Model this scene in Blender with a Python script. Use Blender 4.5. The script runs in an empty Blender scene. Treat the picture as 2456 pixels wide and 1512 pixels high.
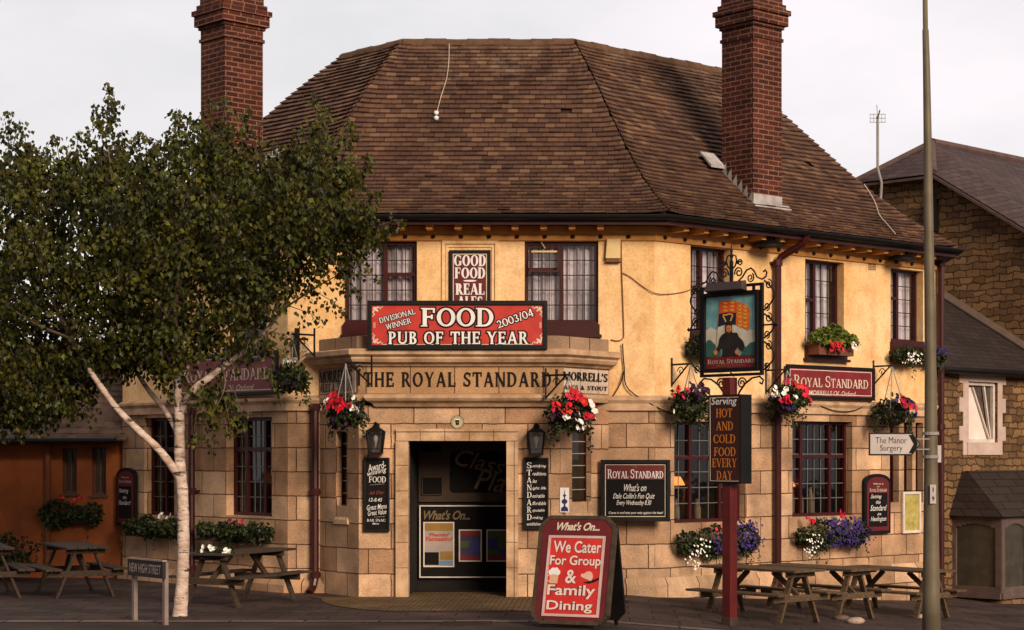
import bpy, math, random
from mathutils import Vector, Matrix
R = math.radians
SC = bpy.context.scene
COL = SC.collection
rng = random.Random(7)
# ------------------------------------------------------------------ camera
EYE = 2.0
F, CX, CY = 4519.7, 1449.7, 1092.4        # focal length and principal point of a 2456 x 1512 frame
cd = bpy.data.cameras.new('camera')
cam = bpy.data.objects.new('camera', cd); COL.objects.link(cam)
cam.location = (0, 0, EYE); cam.rotation_euler = (R(90), 0, 0)
cd.sensor_width = 36; cd.lens = 66.25; cd.shift_x = -0.0903; cd.shift_y = 0.137
cd.clip_start = 0.1; cd.clip_end = 2000
SC.camera = cam
# ------------------------------------------------------------------ sky and sun
SUN_DIR = Vector((0.42, -0.78, 0.36)).normalized()
w = bpy.data.worlds.new('World'); SC.world = w; w.use_nodes = True
nt = w.node_tree; nt.nodes.clear()
def wn(t, **k):
    n = nt.nodes.new(t)
    for a, b in k.items(): setattr(n, a, b)
    return n
sky = wn('ShaderNodeTexSky', sky_type='NISHITA', sun_disc=False)
sky.sun_elevation = math.asin(SUN_DIR.z); sky.sun_rotation = math.atan2(SUN_DIR.x, SUN_DIR.y)
sky.air_density = 1.0; sky.dust_density = 3.0
bg1 = wn('ShaderNodeBackground'); bg1.inputs[1].default_value = 0.05
nt.links.new(sky.outputs[0], bg1.inputs[0])
tc = wn('ShaderNodeTexCoord')
no = wn('ShaderNodeTexNoise'); no.inputs['Scale'].default_value = 2.6; no.inputs['Detail'].default_value = 6; no.inputs['Roughness'].default_value = .55
mp = wn('ShaderNodeMapping'); mp.inputs['Scale'].default_value = (1, 1, 2.2); mp.inputs['Location'].default_value = (.3, .1, .4)
nt.links.new(tc.outputs['Generated'], mp.inputs[0]); nt.links.new(mp.outputs[0], no.inputs[0])
cr = wn('ShaderNodeValToRGB')
cr.color_ramp.elements[0].position = .34; cr.color_ramp.elements[0].color = (.62, .605, .61, 1)
cr.color_ramp.elements[1].position = .56; cr.color_ramp.elements[1].color = (.79, .735, .755, 1)
nt.links.new(no.outputs[0], cr.inputs[0])
sep = wn('ShaderNodeSeparateXYZ'); nt.links.new(tc.outputs['Generated'], sep.inputs[0])
mr = wn('ShaderNodeMapRange'); mr.inputs[1].default_value = -1; mr.inputs[2].default_value = 1
mr.inputs[3].default_value = SKY_BACK = 0.10; mr.inputs[4].default_value = 0.43   # unseen sky behind the viewer dimmed to raise contrast on the walls
nt.links.new(sep.outputs[1], mr.inputs[0])
bg2 = wn('ShaderNodeBackground'); nt.links.new(cr.outputs[0], bg2.inputs[0]); nt.links.new(mr.outputs[0], bg2.inputs[1])
mx = wn('ShaderNodeMixShader'); mx.inputs[0].default_value = .94
nt.links.new(bg1.outputs[0], mx.inputs[1]); nt.links.new(bg2.outputs[0], mx.inputs[2])
wo = wn('ShaderNodeOutputWorld'); nt.links.new(mx.outputs[0], wo.inputs[0])
sl = bpy.data.lights.new('sun', 'SUN'); sl.energy = 1.5; sl.angle = R(22); sl.color = (1, .84, .66)
so = bpy.data.objects.new('sun', sl); COL.objects.link(so)
so.rotation_euler = (-SUN_DIR).to_track_quat('-Z', 'Y').to_euler()
vs = SC.view_settings; vs.view_transform = 'Standard'; vs.look = 'None'; vs.exposure = 1.64; vs.gamma = 1
SC.cycles.max_bounces = 6; SC.cycles.transparent_max_bounces = 12
# ------------------------------------------------------------------ materials
def nmat(name):
    m = bpy.data.materials.new(name); m.use_nodes = True
    t = m.node_tree; b = t.nodes['Principled BSDF']
    return m, t, b
def nd(t, ty, **k):
    n = t.nodes.new(ty)
    for a, v in k.items():
        if a in n.inputs.keys(): n.inputs[a].default_value = v
        else: setattr(n, a, v)
    return n
def c4(c): return (c[0], c[1], c[2], 1)
def M(name, c1, c2=None, scale=5, rough=.7, bump=0., bscale=45, isl=0., metal=0., spec=.3, det=6, stretch=None, emit=None):
    m, t, b = nmat(name); L = t.links.new
    b.inputs['Roughness'].default_value = rough; b.inputs['Metallic'].default_value = metal
    b.inputs['Specular IOR Level'].default_value = spec
    if c2 is None: c2 = tuple(x * .78 for x in c1)
    co = nd(t, 'ShaderNodeTexCoord')
    src = co.outputs['Object']
    if stretch:
        mpn = nd(t, 'ShaderNodeMapping', Scale=stretch); L(src, mpn.inputs[0]); src = mpn.outputs[0]
    n = nd(t, 'ShaderNodeTexNoise', Scale=scale, Detail=det, Roughness=.6); L(src, n.inputs[0])
    r = nd(t, 'ShaderNodeValToRGB'); L(n.outputs[0], r.inputs[0])
    r.color_ramp.elements[0].position = .35; r.color_ramp.elements[0].color = c4(c2)
    r.color_ramp.elements[1].position = .66; r.color_ramp.elements[1].color = c4(c1)
    out = r.outputs[0]
    if isl:
        g = nd(t, 'ShaderNodeNewGeometry')
        hv = nd(t, 'ShaderNodeHueSaturation')
        m1 = nd(t, 'ShaderNodeMapRange'); m1.inputs[3].default_value = 1 - isl; m1.inputs[4].default_value = 1 + isl
        m2 = nd(t, 'ShaderNodeMapRange'); m2.inputs[3].default_value = .5 - .05 * isl; m2.inputs[4].default_value = .5 + .03 * isl
        fr = nd(t, 'ShaderNodeMath', operation='FRACT'); mu = nd(t, 'ShaderNodeMath', operation='MULTIPLY'); mu.inputs[1].default_value = 17.3
        L(g.outputs['Random Per Island'], m1.inputs[0]); L(g.outputs['Random Per Island'], mu.inputs[0]); L(mu.outputs[0], fr.inputs[0]); L(fr.outputs[0], m2.inputs[0])
        L(m1.outputs[0], hv.inputs['Value']); L(m2.outputs[0], hv.inputs['Hue']); L(out, hv.inputs['Color']); out = hv.outputs[0]
    L(out, b.inputs['Base Color'])
    if bump:
        n2 = nd(t, 'ShaderNodeTexNoise', Scale=bscale, Detail=5); L(src, n2.inputs[0])
        bp = nd(t, 'ShaderNodeBump', Strength=bump, Distance=.02); L(n2.outputs[0], bp.inputs['Height']); L(bp.outputs[0], b.inputs['Normal'])
    if emit:
        b.inputs['Emission Color'].default_value = c4(emit[0]); b.inputs['Emission Strength'].default_value = emit[1]
    return m
def MBRICK(name, c1, c2, mortar, bw, rh, ms, c3=None, warp=0., smooth=.1, rough=.85, bump=.6, stain=(.45, 1.1), off=.5, wscale=6., sscale=1.3):
    m, t, b = nmat(name); L = t.links.new
    b.inputs['Roughness'].default_value = rough; b.inputs['Specular IOR Level'].default_value = .2
    co = nd(t, 'ShaderNodeTexCoord'); src = co.outputs['UV']
    if warp:
        wnz = nd(t, 'ShaderNodeTexNoise', Scale=wscale, Detail=2); L(src, wnz.inputs[0])
        sb = nd(t, 'ShaderNodeVectorMath', operation='SUBTRACT'); sb.inputs[1].default_value = (.5, .5, .5); L(wnz.outputs['Color'], sb.inputs[0])
        sc_ = nd(t, 'ShaderNodeVectorMath', operation='SCALE'); sc_.inputs['Scale'].default_value = warp; L(sb.outputs[0], sc_.inputs[0])
        ad = nd(t, 'ShaderNodeVectorMath', operation='ADD'); L(src, ad.inputs[0]); L(sc_.outputs[0], ad.inputs[1]); src = ad.outputs[0]
    br = nd(t, 'ShaderNodeTexBrick', offset=off, squash=1.0); L(src, br.inputs['Vector'])
    br.inputs['Scale'].default_value = 1; br.inputs['Brick Width'].default_value = bw; br.inputs['Row Height'].default_value = rh
    br.inputs['Mortar Size'].default_value = ms; br.inputs['Mortar Smooth'].default_value = smooth; br.inputs['Bias'].default_value = 0
    br.inputs['Color1'].default_value = c4(c1); br.inputs['Color2'].default_value = c4(c2); br.inputs['Mortar'].default_value = c4(mortar)
    # weathering: blotches with shapes of their own
    n = nd(t, 'ShaderNodeTexNoise', Scale=sscale, Detail=8, Roughness=.65); L(co.outputs['UV'], n.inputs[0])
    mrn = nd(t, 'ShaderNodeMapRange'); mrn.inputs[1].default_value = .3; mrn.inputs[2].default_value = .7
    mrn.inputs[3].default_value = stain[0]; mrn.inputs[4].default_value = stain[1]; L(n.outputs[0], mrn.inputs[0])
    n3 = nd(t, 'ShaderNodeTexNoise', Scale=38, Detail=4, Roughness=.7); L(co.outputs['UV'], n3.inputs[0])
    mr3 = nd(t, 'ShaderNodeMapRange'); mr3.inputs[1].default_value = .25; mr3.inputs[2].default_value = .75; mr3.inputs[3].default_value = .62; mr3.inputs[4].default_value = 1.3; L(n3.outputs[0], mr3.inputs[0])
    mm = nd(t, 'ShaderNodeMath', operation='MULTIPLY'); L(mrn.outputs[0], mm.inputs[0]); L(mr3.outputs[0], mm.inputs[1])
    mu = nd(t, 'ShaderNodeMix', data_type='RGBA', blend_type='MULTIPLY'); mu.inputs[0].default_value = 1
    L(br.outputs['Color'], mu.inputs[6]); L(mm.outputs[0], mu.inputs[7]); out = mu.outputs[2]
    if c3:
        vo = nd(t, 'ShaderNodeTexNoise', Scale=1.1 / bw, Detail=0); L(co.outputs['UV'], vo.inputs[0])
        rr = nd(t, 'ShaderNodeMapRange'); rr.inputs[1].default_value = .5; rr.inputs[2].default_value = .72; L(vo.outputs[0], rr.inputs[0])
        m3 = nd(t, 'ShaderNodeMix', data_type='RGBA', blend_type='MULTIPLY'); L(rr.outputs[0], m3.inputs[0]); L(out, m3.inputs[6]); m3.inputs[7].default_value = c4(c3); out = m3.outputs[2]
    L(out, b.inputs['Base Color'])
    h = nd(t, 'ShaderNodeMath', operation='SUBTRACT'); h.inputs[0].default_value = 1; L(br.outputs['Fac'], h.inputs[1])
    h2 = nd(t, 'ShaderNodeMath', operation='MULTIPLY_ADD'); L(n3.outputs[0], h2.inputs[0]); h2.inputs[1].default_value = .35; L(h.outputs[0], h2.inputs[2])
    bp = nd(t, 'ShaderNodeBump', Strength=bump, Distance=.012); L(h2.outputs[0], bp.inputs['Height']); L(bp.outputs[0], b.inputs['Normal'])
    return m
def MGLASS(name, tint=(.93, .93, .94), refl=.05):
    m, t, b = nmat(name); L = t.links.new; t.nodes.remove(b)
    tr = nd(t, 'ShaderNodeBsdfTransparent'); tr.inputs[0].default_value = c4(tint)
    gl = nd(t, 'ShaderNodeBsdfGlossy'); gl.inputs['Roughness'].default_value = .03; gl.inputs[0].default_value = (.9, .9, .9, 1)
    lw = nd(t, 'ShaderNodeFresnel'); lw.inputs[0].default_value = 1.5
    ad = nd(t, 'ShaderNodeMath', operation='ADD'); ad.inputs[1].default_value = refl; L(lw.outputs[0], ad.inputs[0])
    n = nd(t, 'ShaderNodeTexNoise', Scale=3.0); co = nd(t, 'ShaderNodeTexCoord'); L(co.outputs['Object'], n.inputs[0])
    bp = nd(t, 'ShaderNodeBump', Strength=.12, Distance=.02); L(n.outputs[0], bp.inputs['Height']); L(bp.outputs[0], gl.inputs['Normal'])
    mxs = nd(t, 'ShaderNodeMixShader'); L(ad.outputs[0], mxs.inputs[0]); L(tr.outputs[0], mxs.inputs[1]); L(gl.outputs[0], mxs.inputs[2])
    L(mxs.outputs[0], t.nodes['Material Output'].inputs[0])
    return m
def MLEAF(name, c1, c2, isl=.5, trans=.25, rough=.5):
    m = M(name, c1, c2, scale=2.2, rough=rough, isl=isl, spec=.35)
    t = m.node_tree; b = t.nodes['Principled BSDF']; L = t.links.new
    src = b.inputs['Base Color'].links[0].from_socket
    tl = nd(t, 'ShaderNodeBsdfTranslucent'); L(src, tl.inputs[0])
    mxs = nd(t, 'ShaderNodeMixShader'); mxs.inputs[0].default_value = trans
    L(b.outputs[0], mxs.inputs[1]); L(tl.outputs[0], mxs.inputs[2]); L(mxs.outputs[0], t.nodes['Material Output'].inputs[0])
    return m

STONE = MBRICK('ashlar_stone', (.58, .365, .222), (.33, .178, .097), (.10, .042, .02), .64, .352, .0085, c3=(1.3, 1.25, 1.2), stain=(.40, 1.2), warp=.022, wscale=5.5)
STONE_PLAIN = M('dressed_stone', (.44, .25, .13), (.25, .12, .055), scale=3.5, rough=.85, bump=.35, bscale=60)
STONE_PALE = M('pale_dressed_stone', (.56, .36, .22), (.30, .17, .09), scale=3.2, rough=.88, bump=.4, bscale=50, det=9)
RENDER = M('cream_render', (.72, .505, .285), (.65, .40, .17), scale=.9, rough=.9, bump=.28, bscale=26)
def _weather(m, lo, hi, sc, streak):
    t = m.node_tree; b = t.nodes['Principled BSDF']; L = t.links.new; src = b.inputs['Base Color'].links[0].from_socket
    co = nd(t, 'ShaderNodeTexCoord'); mp = nd(t, 'ShaderNodeMapping', Scale=streak); L(co.outputs['Object'], mp.inputs[0])
    n = nd(t, 'ShaderNodeTexNoise', Scale=sc, Detail=9, Roughness=.72); L(mp.outputs[0], n.inputs[0])
    r = nd(t, 'ShaderNodeValToRGB'); L(n.outputs[0], r.inputs[0]); r.color_ramp.elements[0].position = .28; r.color_ramp.elements[1].position = .55
    r.color_ramp.elements[0].color = (lo, lo * .78, lo * .6, 1); r.color_ramp.elements[1].color = (hi, hi, hi, 1)
    x = nd(t, 'ShaderNodeMix', data_type='RGBA', blend_type='MULTIPLY'); x.inputs[0].default_value = 1; L(src, x.inputs[6]); L(r.outputs[0], x.inputs[7]); L(x.outputs[2], b.inputs['Base Color'])
_weather(RENDER, .76, 1.04, 3.2, (1, 1, .75)); _weather(RENDER, .84, 1.05, 28, (1, 1, .9))
RENDER_O = M('orange_render', (.27, .072, .017), (.16, .040, .011), scale=1.6, rough=.9, bump=.5, bscale=20)
TRIM = M('frieze_paint', (.76, .36, .10), (.60, .24, .06), scale=3, rough=.75)
BRICK = MBRICK('chimney_brick', (.095, .023, .013), (.038, .011, .008), (.22, .095, .06), .226, .0775, .0105, stain=(.45, 1.2), bump=.9, warp=.008, wscale=9)
RUBBLE = MBRICK('rubble_stone', (.25, .135, .060), (.11, .058, .027), (.065, .033, .015), 0.30, .13, .016, warp=.16, smooth=.6, stain=(.5, 1.15), bump=1.0, wscale=5)
TILE = M('clay_tile', (1, 1, 1), (.62, .62, .62), scale=1.3, rough=.85, bump=.3, bscale=50, spec=.2)
def _tile():
    t = TILE.node_tree; b = t.nodes['Principled BSDF']; L = t.links.new; src = b.inputs['Base Color'].links[0].from_socket
    g = nd(t, 'ShaderNodeNewGeometry'); r = nd(t, 'ShaderNodeValToRGB'); L(g.outputs['Random Per Island'], r.inputs[0]); e = r.color_ramp.elements
    e[0].position = 0; e[0].color = (.080, .038, .026, 1); e[1].position = 1; e[1].color = (.20, .108, .060, 1)
    for p, c in ((.35, (.105, .050, .032, 1)), (.7, (.135, .066, .040, 1)), (.86, (.155, .078, .046, 1)), (.92, (.175, .092, .052, 1))): k = e.new(p); k.color = c
    m = nd(t, 'ShaderNodeMix', data_type='RGBA', blend_type='MULTIPLY'); m.inputs[0].default_value = 1; L(r.outputs[0], m.inputs[6]); L(src, m.inputs[7])
    # grey lichen below the ridge and in streaks
    co = nd(t, 'ShaderNodeTexCoord'); sp = nd(t, 'ShaderNodeSeparateXYZ'); L(co.outputs['Object'], sp.inputs[0])
    mp = nd(t, 'ShaderNodeMapping', Scale=(1.1, 1.1, .28)); n = nd(t, 'ShaderNodeTexNoise', Scale=1.5, Detail=5, Roughness=.7); L(co.outputs['Object'], mp.inputs[0]); L(mp.outputs[0], n.inputs[0])
    mr = nd(t, 'ShaderNodeMapRange'); mr.inputs[1].default_value = 6.6; mr.inputs[2].default_value = 8.9; L(sp.outputs[2], mr.inputs[0])
    a_ = nd(t, 'ShaderNodeMath', operation='MULTIPLY_ADD'); L(mr.outputs[0], a_.inputs[0]); a_.inputs[1].default_value = .27; L(n.outputs[0], a_.inputs[2])
    f = nd(t, 'ShaderNodeMapRange'); f.inputs[1].default_value = .68; f.inputs[2].default_value = .95; f.inputs[4].default_value = .62; L(a_.outputs[0], f.inputs[0])
    m2 = nd(t, 'ShaderNodeMix', data_type='RGBA'); L(f.outputs[0], m2.inputs[0]); L(m.outputs[2], m2.inputs[6]); m2.inputs[7].default_value = (.30, .20, .135, 1); 
    n2 = nd(t, 'ShaderNodeTexNoise', Scale=2.1, Detail=9, Roughness=.75); L(co.outputs['Object'], n2.inputs[0]); f2 = nd(t, 'ShaderNodeMapRange'); f2.inputs[1].default_value = .56; f2.inputs[2].default_value = .70; f2.inputs[4].default_value = .75; L(n2.outputs[0], f2.inputs[0])
    m3 = nd(t, 'ShaderNodeMix', data_type='RGBA'); L(f2.outputs[0], m3.inputs[0]); L(m2.outputs[2], m3.inputs[6]); m3.inputs[7].default_value = (.048, .034, .018, 1); L(m3.outputs[2], b.inputs['Base Color'])
_tile()
UNDER = M('roof_underlay', (.03, .015, .01))
RIDGE = M('ridge_tile', (.13, .06, .035), (.07, .04, .018), scale=6, rough=.9, bump=.4)
SLATE = MBRICK('house_slate', (.085, .052, .05), (.055, .034, .034), (.02, .012, .012), .28, .16, .008, stain=(.7, 1.1))
SLATE_D = MBRICK('dark_slate', (.04, .026, .022), (.026, .017, .015), (.012, .008, .008), .28, .16, .008, stain=(.7, 1.1))
LEAD = M('lead_flashing', (.42, .38, .37), (.26, .22, .21), rough=.5)
OXRED = M('oxblood_paint', (.047, .0055, .005), (.028, .004, .0035), rough=.38, scale=8)
POSTRED = M('post_red_paint', (.12, .010, .008), (.07, .007, .006), rough=.4, scale=5, bump=.1)
BLACK = M('black_paint', (.007, .0055, .005), (.004, .003, .003), rough=.5, spec=.2)
IRON = M('wrought_iron', (.013, .009, .007), (.007, .005, .004), rough=.5, metal=.3)
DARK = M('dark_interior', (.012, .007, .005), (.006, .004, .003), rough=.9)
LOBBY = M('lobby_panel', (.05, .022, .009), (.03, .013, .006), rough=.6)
GLASS = MGLASS('window_glass'); GLASSD = MGLASS('bar_window_glass', tint=(.55, .55, .55), refl=.01)
CURTAIN = M('net_curtain', (.84, .73, .75), (.26, .21, .215), rough=.9, scale=1, stretch=(11, 1, .5), det=3)  # dark vertical stripes in the colour paint the shade in the folds
SIGNRED = M('sign_red', (.47, .035, .022), (.34, .02, .014), scale=5, rough=.5)
MAROON = M('sign_maroon', (.115, .012, .014), (.085, .009, .010), rough=.4)
MAROON_B = M('sign_bright_maroon', (.20, .016, .022), (.14, .011, .014), rough=.35, scale=3)
WHITE = M('sign_white', (.72, .68, .66), (.6, .55, .52), rough=.6)
CREAMT = M('cream_lettering', (.62, .52, .40), (.5, .4, .3), rough=.6)
GOLDT = M('orange_gold_lettering', (.42, .13, .015), (.32, .09, .01), rough=.5)
DIMGOLD = M('faded_gold_lettering', (.16, .10, .045), rough=.6)
CHALK = M('chalk_lettering', (.72, .66, .62), (.5, .45, .42), scale=30, rough=.9)
CHALKB = M('chalkboard', (.008, .0055, .005), (.005, .0035, .003), rough=.85, spec=.15)
BLACKT = M('black_lettering', (.012, .007, .006), (.007, .005, .004), rough=.8, spec=.15)
BROWNB = M('dark_brown_panel', (.045, .010, .007), (.03, .007, .005), rough=.45)
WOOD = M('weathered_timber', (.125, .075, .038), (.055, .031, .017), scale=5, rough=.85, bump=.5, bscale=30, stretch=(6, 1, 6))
WOODD = M('shade_dark_timber', (.06, .034, .02), (.028, .016, .010), scale=5, rough=.8, bump=.5, bscale=30, stretch=(6, 1, 6))  # same timber, colour darkened to stand in for the dim left side
WOODR = M('planter_timber', (.16, .055, .03), (.10, .03, .018), scale=6, rough=.8, bump=.3)
BARK = M('birch_bark', (.60, .47, .40), (.34, .22, .16), scale=7, rough=.85, bump=.5, bscale=22, stretch=(1, 1, 2.2))
TWIG = M('dark_twig', (.09, .055, .035))
LEAF = MLEAF('birch_leaf', (.090, .092, .007), (.019, .022, .003), isl=.95, trans=.42)
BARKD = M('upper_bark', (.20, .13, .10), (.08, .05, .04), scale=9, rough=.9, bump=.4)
FOL = MLEAF('planter_foliage', (.032, .045, .008), (.012, .016, .005), isl=.6)
FOLB = MLEAF('bright_foliage', (.16, .19, .02), (.06, .09, .012), isl=.4)
FRED = M('red_petals', (.60, .018, .012), (.42, .01, .008), isl=.3, rough=.6)
FWHITE = M('white_petals', (.82, .78, .72), (.7, .65, .58), rough=.6)
FPURP = M('purple_petals', (.050, .024, .145), (.026, .012, .08), isl=.4, rough=.6)
FDARK = M('dark_plum_petals', (.05, .008, .035), (.02, .004, .015), isl=.3)
ASPHALT = M('asphalt', (.062, .040, .036), (.022, .013, .011), scale=.9, rough=.9, bump=.8, bscale=45, spec=.2, det=12)
PAVING = MBRICK('paving', (.070, .044, .037), (.045, .027, .022), (.018, .010, .008), .62, .46, .012, stain=(.35, 1.35), bump=.7, sscale=.9, warp=.01)
KERB = MBRICK('kerb_stone', (.17, .112, .092), (.11, .07, .058), (.02, .012, .01), .9, 3.0, .014, stain=(.5, 1.2), off=0)
GALV = M('grey_green_galvanised', (.15, .118, .075), (.10, .075, .048), scale=3, rough=.6, metal=.2)
GREYM = M('grey_metal', (.28, .25, .24), (.2, .17, .16), rough=.5)
SIGNGREY = M('grey_white_sign', (.46, .39, .37), (.36, .30, .28), scale=4, rough=.6)
ROCK = M('pale_rock', (.40, .28, .23), (.26, .17, .13), scale=6, rough=.9, bump=.6, bscale=14)
BEIGE = M('beige_plastic', (.62, .44, .20), (.56, .38, .16), rough=.5)
WHITEW = M('white_window_paint', (.62, .52, .45), (.5, .4, .34), rough=.6)
BAYW = M('mauve_bay_paint', (.105, .068, .058), (.07, .044, .038), rough=.7)
POTT = M('cream_stoneware', (.42, .30, .17), (.3, .2, .1), rough=.4)
GLOW = M('orange_lamp_glass', (.8, .25, .04), rough=.3, emit=((1, .28, .05), .9))
NAVY = M('navy_print', (.02, .015, .08))
LEADBAR = M('lead_came', (.13, .115, .11), rough=.5)
# ------------------------------------------------------------------ mesh builder
class MB:
    def __init__(s): s.v = []; s.f = []; s.u = []
    def face(s, pts, uv=None):
        b = len(s.v); s.v.extend(tuple(p) for p in pts); s.f.append(tuple(range(b, b + len(pts)))); s.u.append(uv)
    def raw(s, vs, fs):
        b = len(s.v); s.v.extend(tuple(p) for p in vs)
        for f in fs: s.f.append(tuple(b + i for i in f)); s.u.append(None)
    def hexa(s, p):   # 8 points: bottom ring 0-3, top ring 4-7 (counter-clockwise from above)
        s.raw(p, [(3, 2, 1, 0), (4, 5, 6, 7), (0, 1, 5, 4), (1, 2, 6, 5), (2, 3, 7, 6), (3, 0, 4, 7)]); return s
    def box(s, x0, x1, y0, y1, z0, z1):
        s.hexa([(x0, y0, z0), (x1, y0, z0), (x1, y1, z0), (x0, y1, z0), (x0, y0, z1), (x1, y0, z1), (x1, y1, z1), (x0, y1, z1)])
        return s
    def bar(s, a, b, w, h, up=(0, 0, 1)):
        a = Vector(a); b = Vector(b); d = (b - a).normalized(); up = Vector(up)
        if abs(d.dot(up)) > .99: up = Vector((0, 1, 0))
        x = d.cross(up).normalized() * (w / 2); y = x.cross(d).normalized() * (h / 2)
        s.hexa([a - x - y, a + x - y, b + x - y, b - x - y, a - x + y, a + x + y, b + x + y, b - x + y]); return s
    def tube(s, pts, r, n=8):
        pts = [Vector(p) for p in pts]
        rr = r if isinstance(r, (list, tuple)) else [r] * len(pts)
        rings = []; prev = None
        for i, p in enumerate(pts):
            d = (pts[min(i + 1, len(pts) - 1)] - pts[max(i - 1, 0)]).normalized()
            if prev is None:
                up = Vector((0, 0, 1)) if abs(d.z) < .95 else Vector((1, 0, 0)); x = d.cross(up).normalized()
            else:
                x = (prev - d * prev.dot(d)).normalized()
            prev = x; y = d.cross(x)
            rings.append([p + (x * math.cos(6.2832 * k / n) + y * math.sin(6.2832 * k / n)) * rr[i] for k in range(n)])
        b = len(s.v)
        for g in rings: s.v.extend(tuple(q) for q in g)
        for i in range(len(rings) - 1):
            for k in range(n):
                s.f.append((b + i * n + k, b + i * n + (k + 1) % n, b + (i + 1) * n + (k + 1) % n, b + (i + 1) * n + k)); s.u.append(None)
        s.f.append(tuple(b + k for k in range(n))[::-1]); s.u.append(None)
        e = b + (len(rings) - 1) * n; s.f.append(tuple(e + k for k in range(n))); s.u.append(None)
        return s
    def lathe(s, prof, n=16, c=(0, 0, 0)):
        b = len(s.v)
        for r, z in prof:
            for k in range(n): s.v.append((c[0] + r * math.cos(6.2832 * k / n), c[1] + r * math.sin(6.2832 * k / n), c[2] + z))
        for i in range(len(prof) - 1):
            for k in range(n):
                s.f.append((b + i * n + k, b + i * n + (k + 1) % n, b + (i + 1) * n + (k + 1) % n, b + (i + 1) * n + k)); s.u.append(None)
        return s
    def prism(s, poly, y0, y1):    # outline in x,z (counter-clockwise seen from -y), front at y0
        n = len(poly); b = len(s.v)
        s.v.extend((x, y0, z) for x, z in poly); s.v.extend((x, y1, z) for x, z in poly)
        s.f.append(tuple(b + i for i in range(n))); s.u.append(None)
        s.f.append(tuple(b + n + i for i in reversed(range(n)))); s.u.append(None)
        for i in range(n):
            j = (i + 1) % n; s.f.append((b + j, b + i, b + n + i, b + n + j)); s.u.append(None)
        return s
    def ring(s, x0, x1, z0, z1, w, y0, y1):    # a rectangular frame, butt-jointed
        s.box(x0, x0 + w, y0, y1, z0, z1); s.box(x1 - w, x1, y0, y1, z0, z1)
        s.box(x0 + w, x1 - w, y0, y1, z0, z0 + w); s.box(x0 + w, x1 - w, y0, y1, z1 - w, z1); return s
    def sweep(s, path, prof, closed=True):     # prof: (outward offset, z) list swept along a plan path with mitred corners
        n = len(path); secs = []
        for i, p in enumerate(path):
            ds = []
            if i > 0: ds.append((Vector(path[i]) - Vector(path[i - 1])).normalized())
            if i < n - 1: ds.append((Vector(path[i + 1]) - Vector(path[i])).normalized())
            ns = [Vector((d.y, -d.x)) for d in ds]
            m = ns[0] if len(ns) == 1 else (ns[0] + ns[1]).normalized() / max(.3, math.sqrt((1 + ns[0].dot(ns[1])) / 2))
            secs.append([(p[0] + m.x * o, p[1] + m.y * o, z) for o, z in prof])
        dist = 0; k = len(prof); rngk = range(k if closed else k - 1)
        for i in range(n - 1):
            L = (Vector(path[i + 1]) - Vector(path[i])).length
            for j in rngk:
                a, b = j, (j + 1) % k
                s.face([secs[i][a], secs[i + 1][a], secs[i + 1][b], secs[i][b]],
                       [(dist, prof[a][1] + prof[a][0]), (dist + L, prof[a][1] + prof[a][0]), (dist + L, prof[b][1] + prof[b][0]), (dist, prof[b][1] + prof[b][0])])
            dist += L
        if closed:
            s.face(secs[0]); s.face(list(reversed(secs[-1])))
        return s
    def wall(s, u0, u1, z0, z1, holes, depth, vofs=0.):
        xs = sorted(set([u0, u1] + [h[0] for h in holes] + [h[1] for h in holes]))
        zs = sorted(set([z0, z1] + [h[2] for h in holes] + [h[3] for h in holes]))
        for a, b in zip(xs, xs[1:]):
            for c, d in zip(zs, zs[1:]):
                mx_, mz = (a + b) / 2, (c + d) / 2
                if any(h[0] < mx_ < h[1] and h[2] < mz < h[3] for h in holes): continue
                s.face([(a, 0, c), (b, 0, c), (b, 0, d), (a, 0, d)], [(a, c + vofs), (b, c + vofs), (b, d + vofs), (a, d + vofs)])
        for a, b, c, d in holes:
            D = depth
            s.face([(a, 0, c), (a, 0, d), (a, D, d), (a, D, c)], [(a, c), (a, d), (a + D, d), (a + D, c)])
            s.face([(b, 0, d), (b, 0, c), (b, D, c), (b, D, d)], [(b, d), (b, c), (b + D, c), (b + D, d)])
            s.face([(a, 0, d), (b, 0, d), (b, D, d), (a, D, d)], [(a, d), (b, d), (b, d + D), (a, d + D)])
            s.face([(b, 0, c), (a, 0, c), (a, D, c), (b, D, c)], [(b, c), (a, c), (a, c + D), (b, c + D)])
        return s
    def build(s, name, mat, parent=None, loc=(0, 0, 0), rz=0, smooth=False, bevel=0):
        me = bpy.data.meshes.new(name); me.from_pydata(s.v, [], s.f)
        if any(u is not None for u in s.u) or any(n.bl_idname == 'ShaderNodeTexBrick' for n in mat.node_tree.nodes):
            ul = me.uv_layers.new(name='UVMap'); i = 0
            for p, u in zip(me.polygons, s.u):
                for k, li in enumerate(p.loop_indices):
                    if u is not None: ul.data[li].uv = u[k]
                    else:
                        vv = s.v[me.loops[li].vertex_index]; ul.data[li].uv = (vv[0] + vv[1], vv[2])
        me.materials.append(mat)
        if smooth:
            for p in me.polygons: p.use_smooth = True
        me.update()
        o = bpy.data.objects.new(name, me); COL.objects.link(o)
        o.location = loc; o.rotation_euler = (0, 0, rz)
        if parent: o.parent = parent
        if bevel:
            bm = o.modifiers.new('bevel', 'BEVEL'); bm.width = bevel; bm.segments = 2; bm.limit_method = 'ANGLE'
        return o
def tag(o, label=None, cat=None, group=None, kind=None):
    if label: o['label'] = label
    if cat: o['category'] = cat
    if group: o['group'] = group
    if kind: o['kind'] = kind
    return o
def thing(name, label, cat, loc, rz=0, group=None):
    o = bpy.data.objects.new(name, None); COL.objects.link(o); o.empty_display_size = .2
    o.location = loc; o.rotation_euler = (0, 0, rz)
    return tag(o, label, cat, group)
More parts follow.
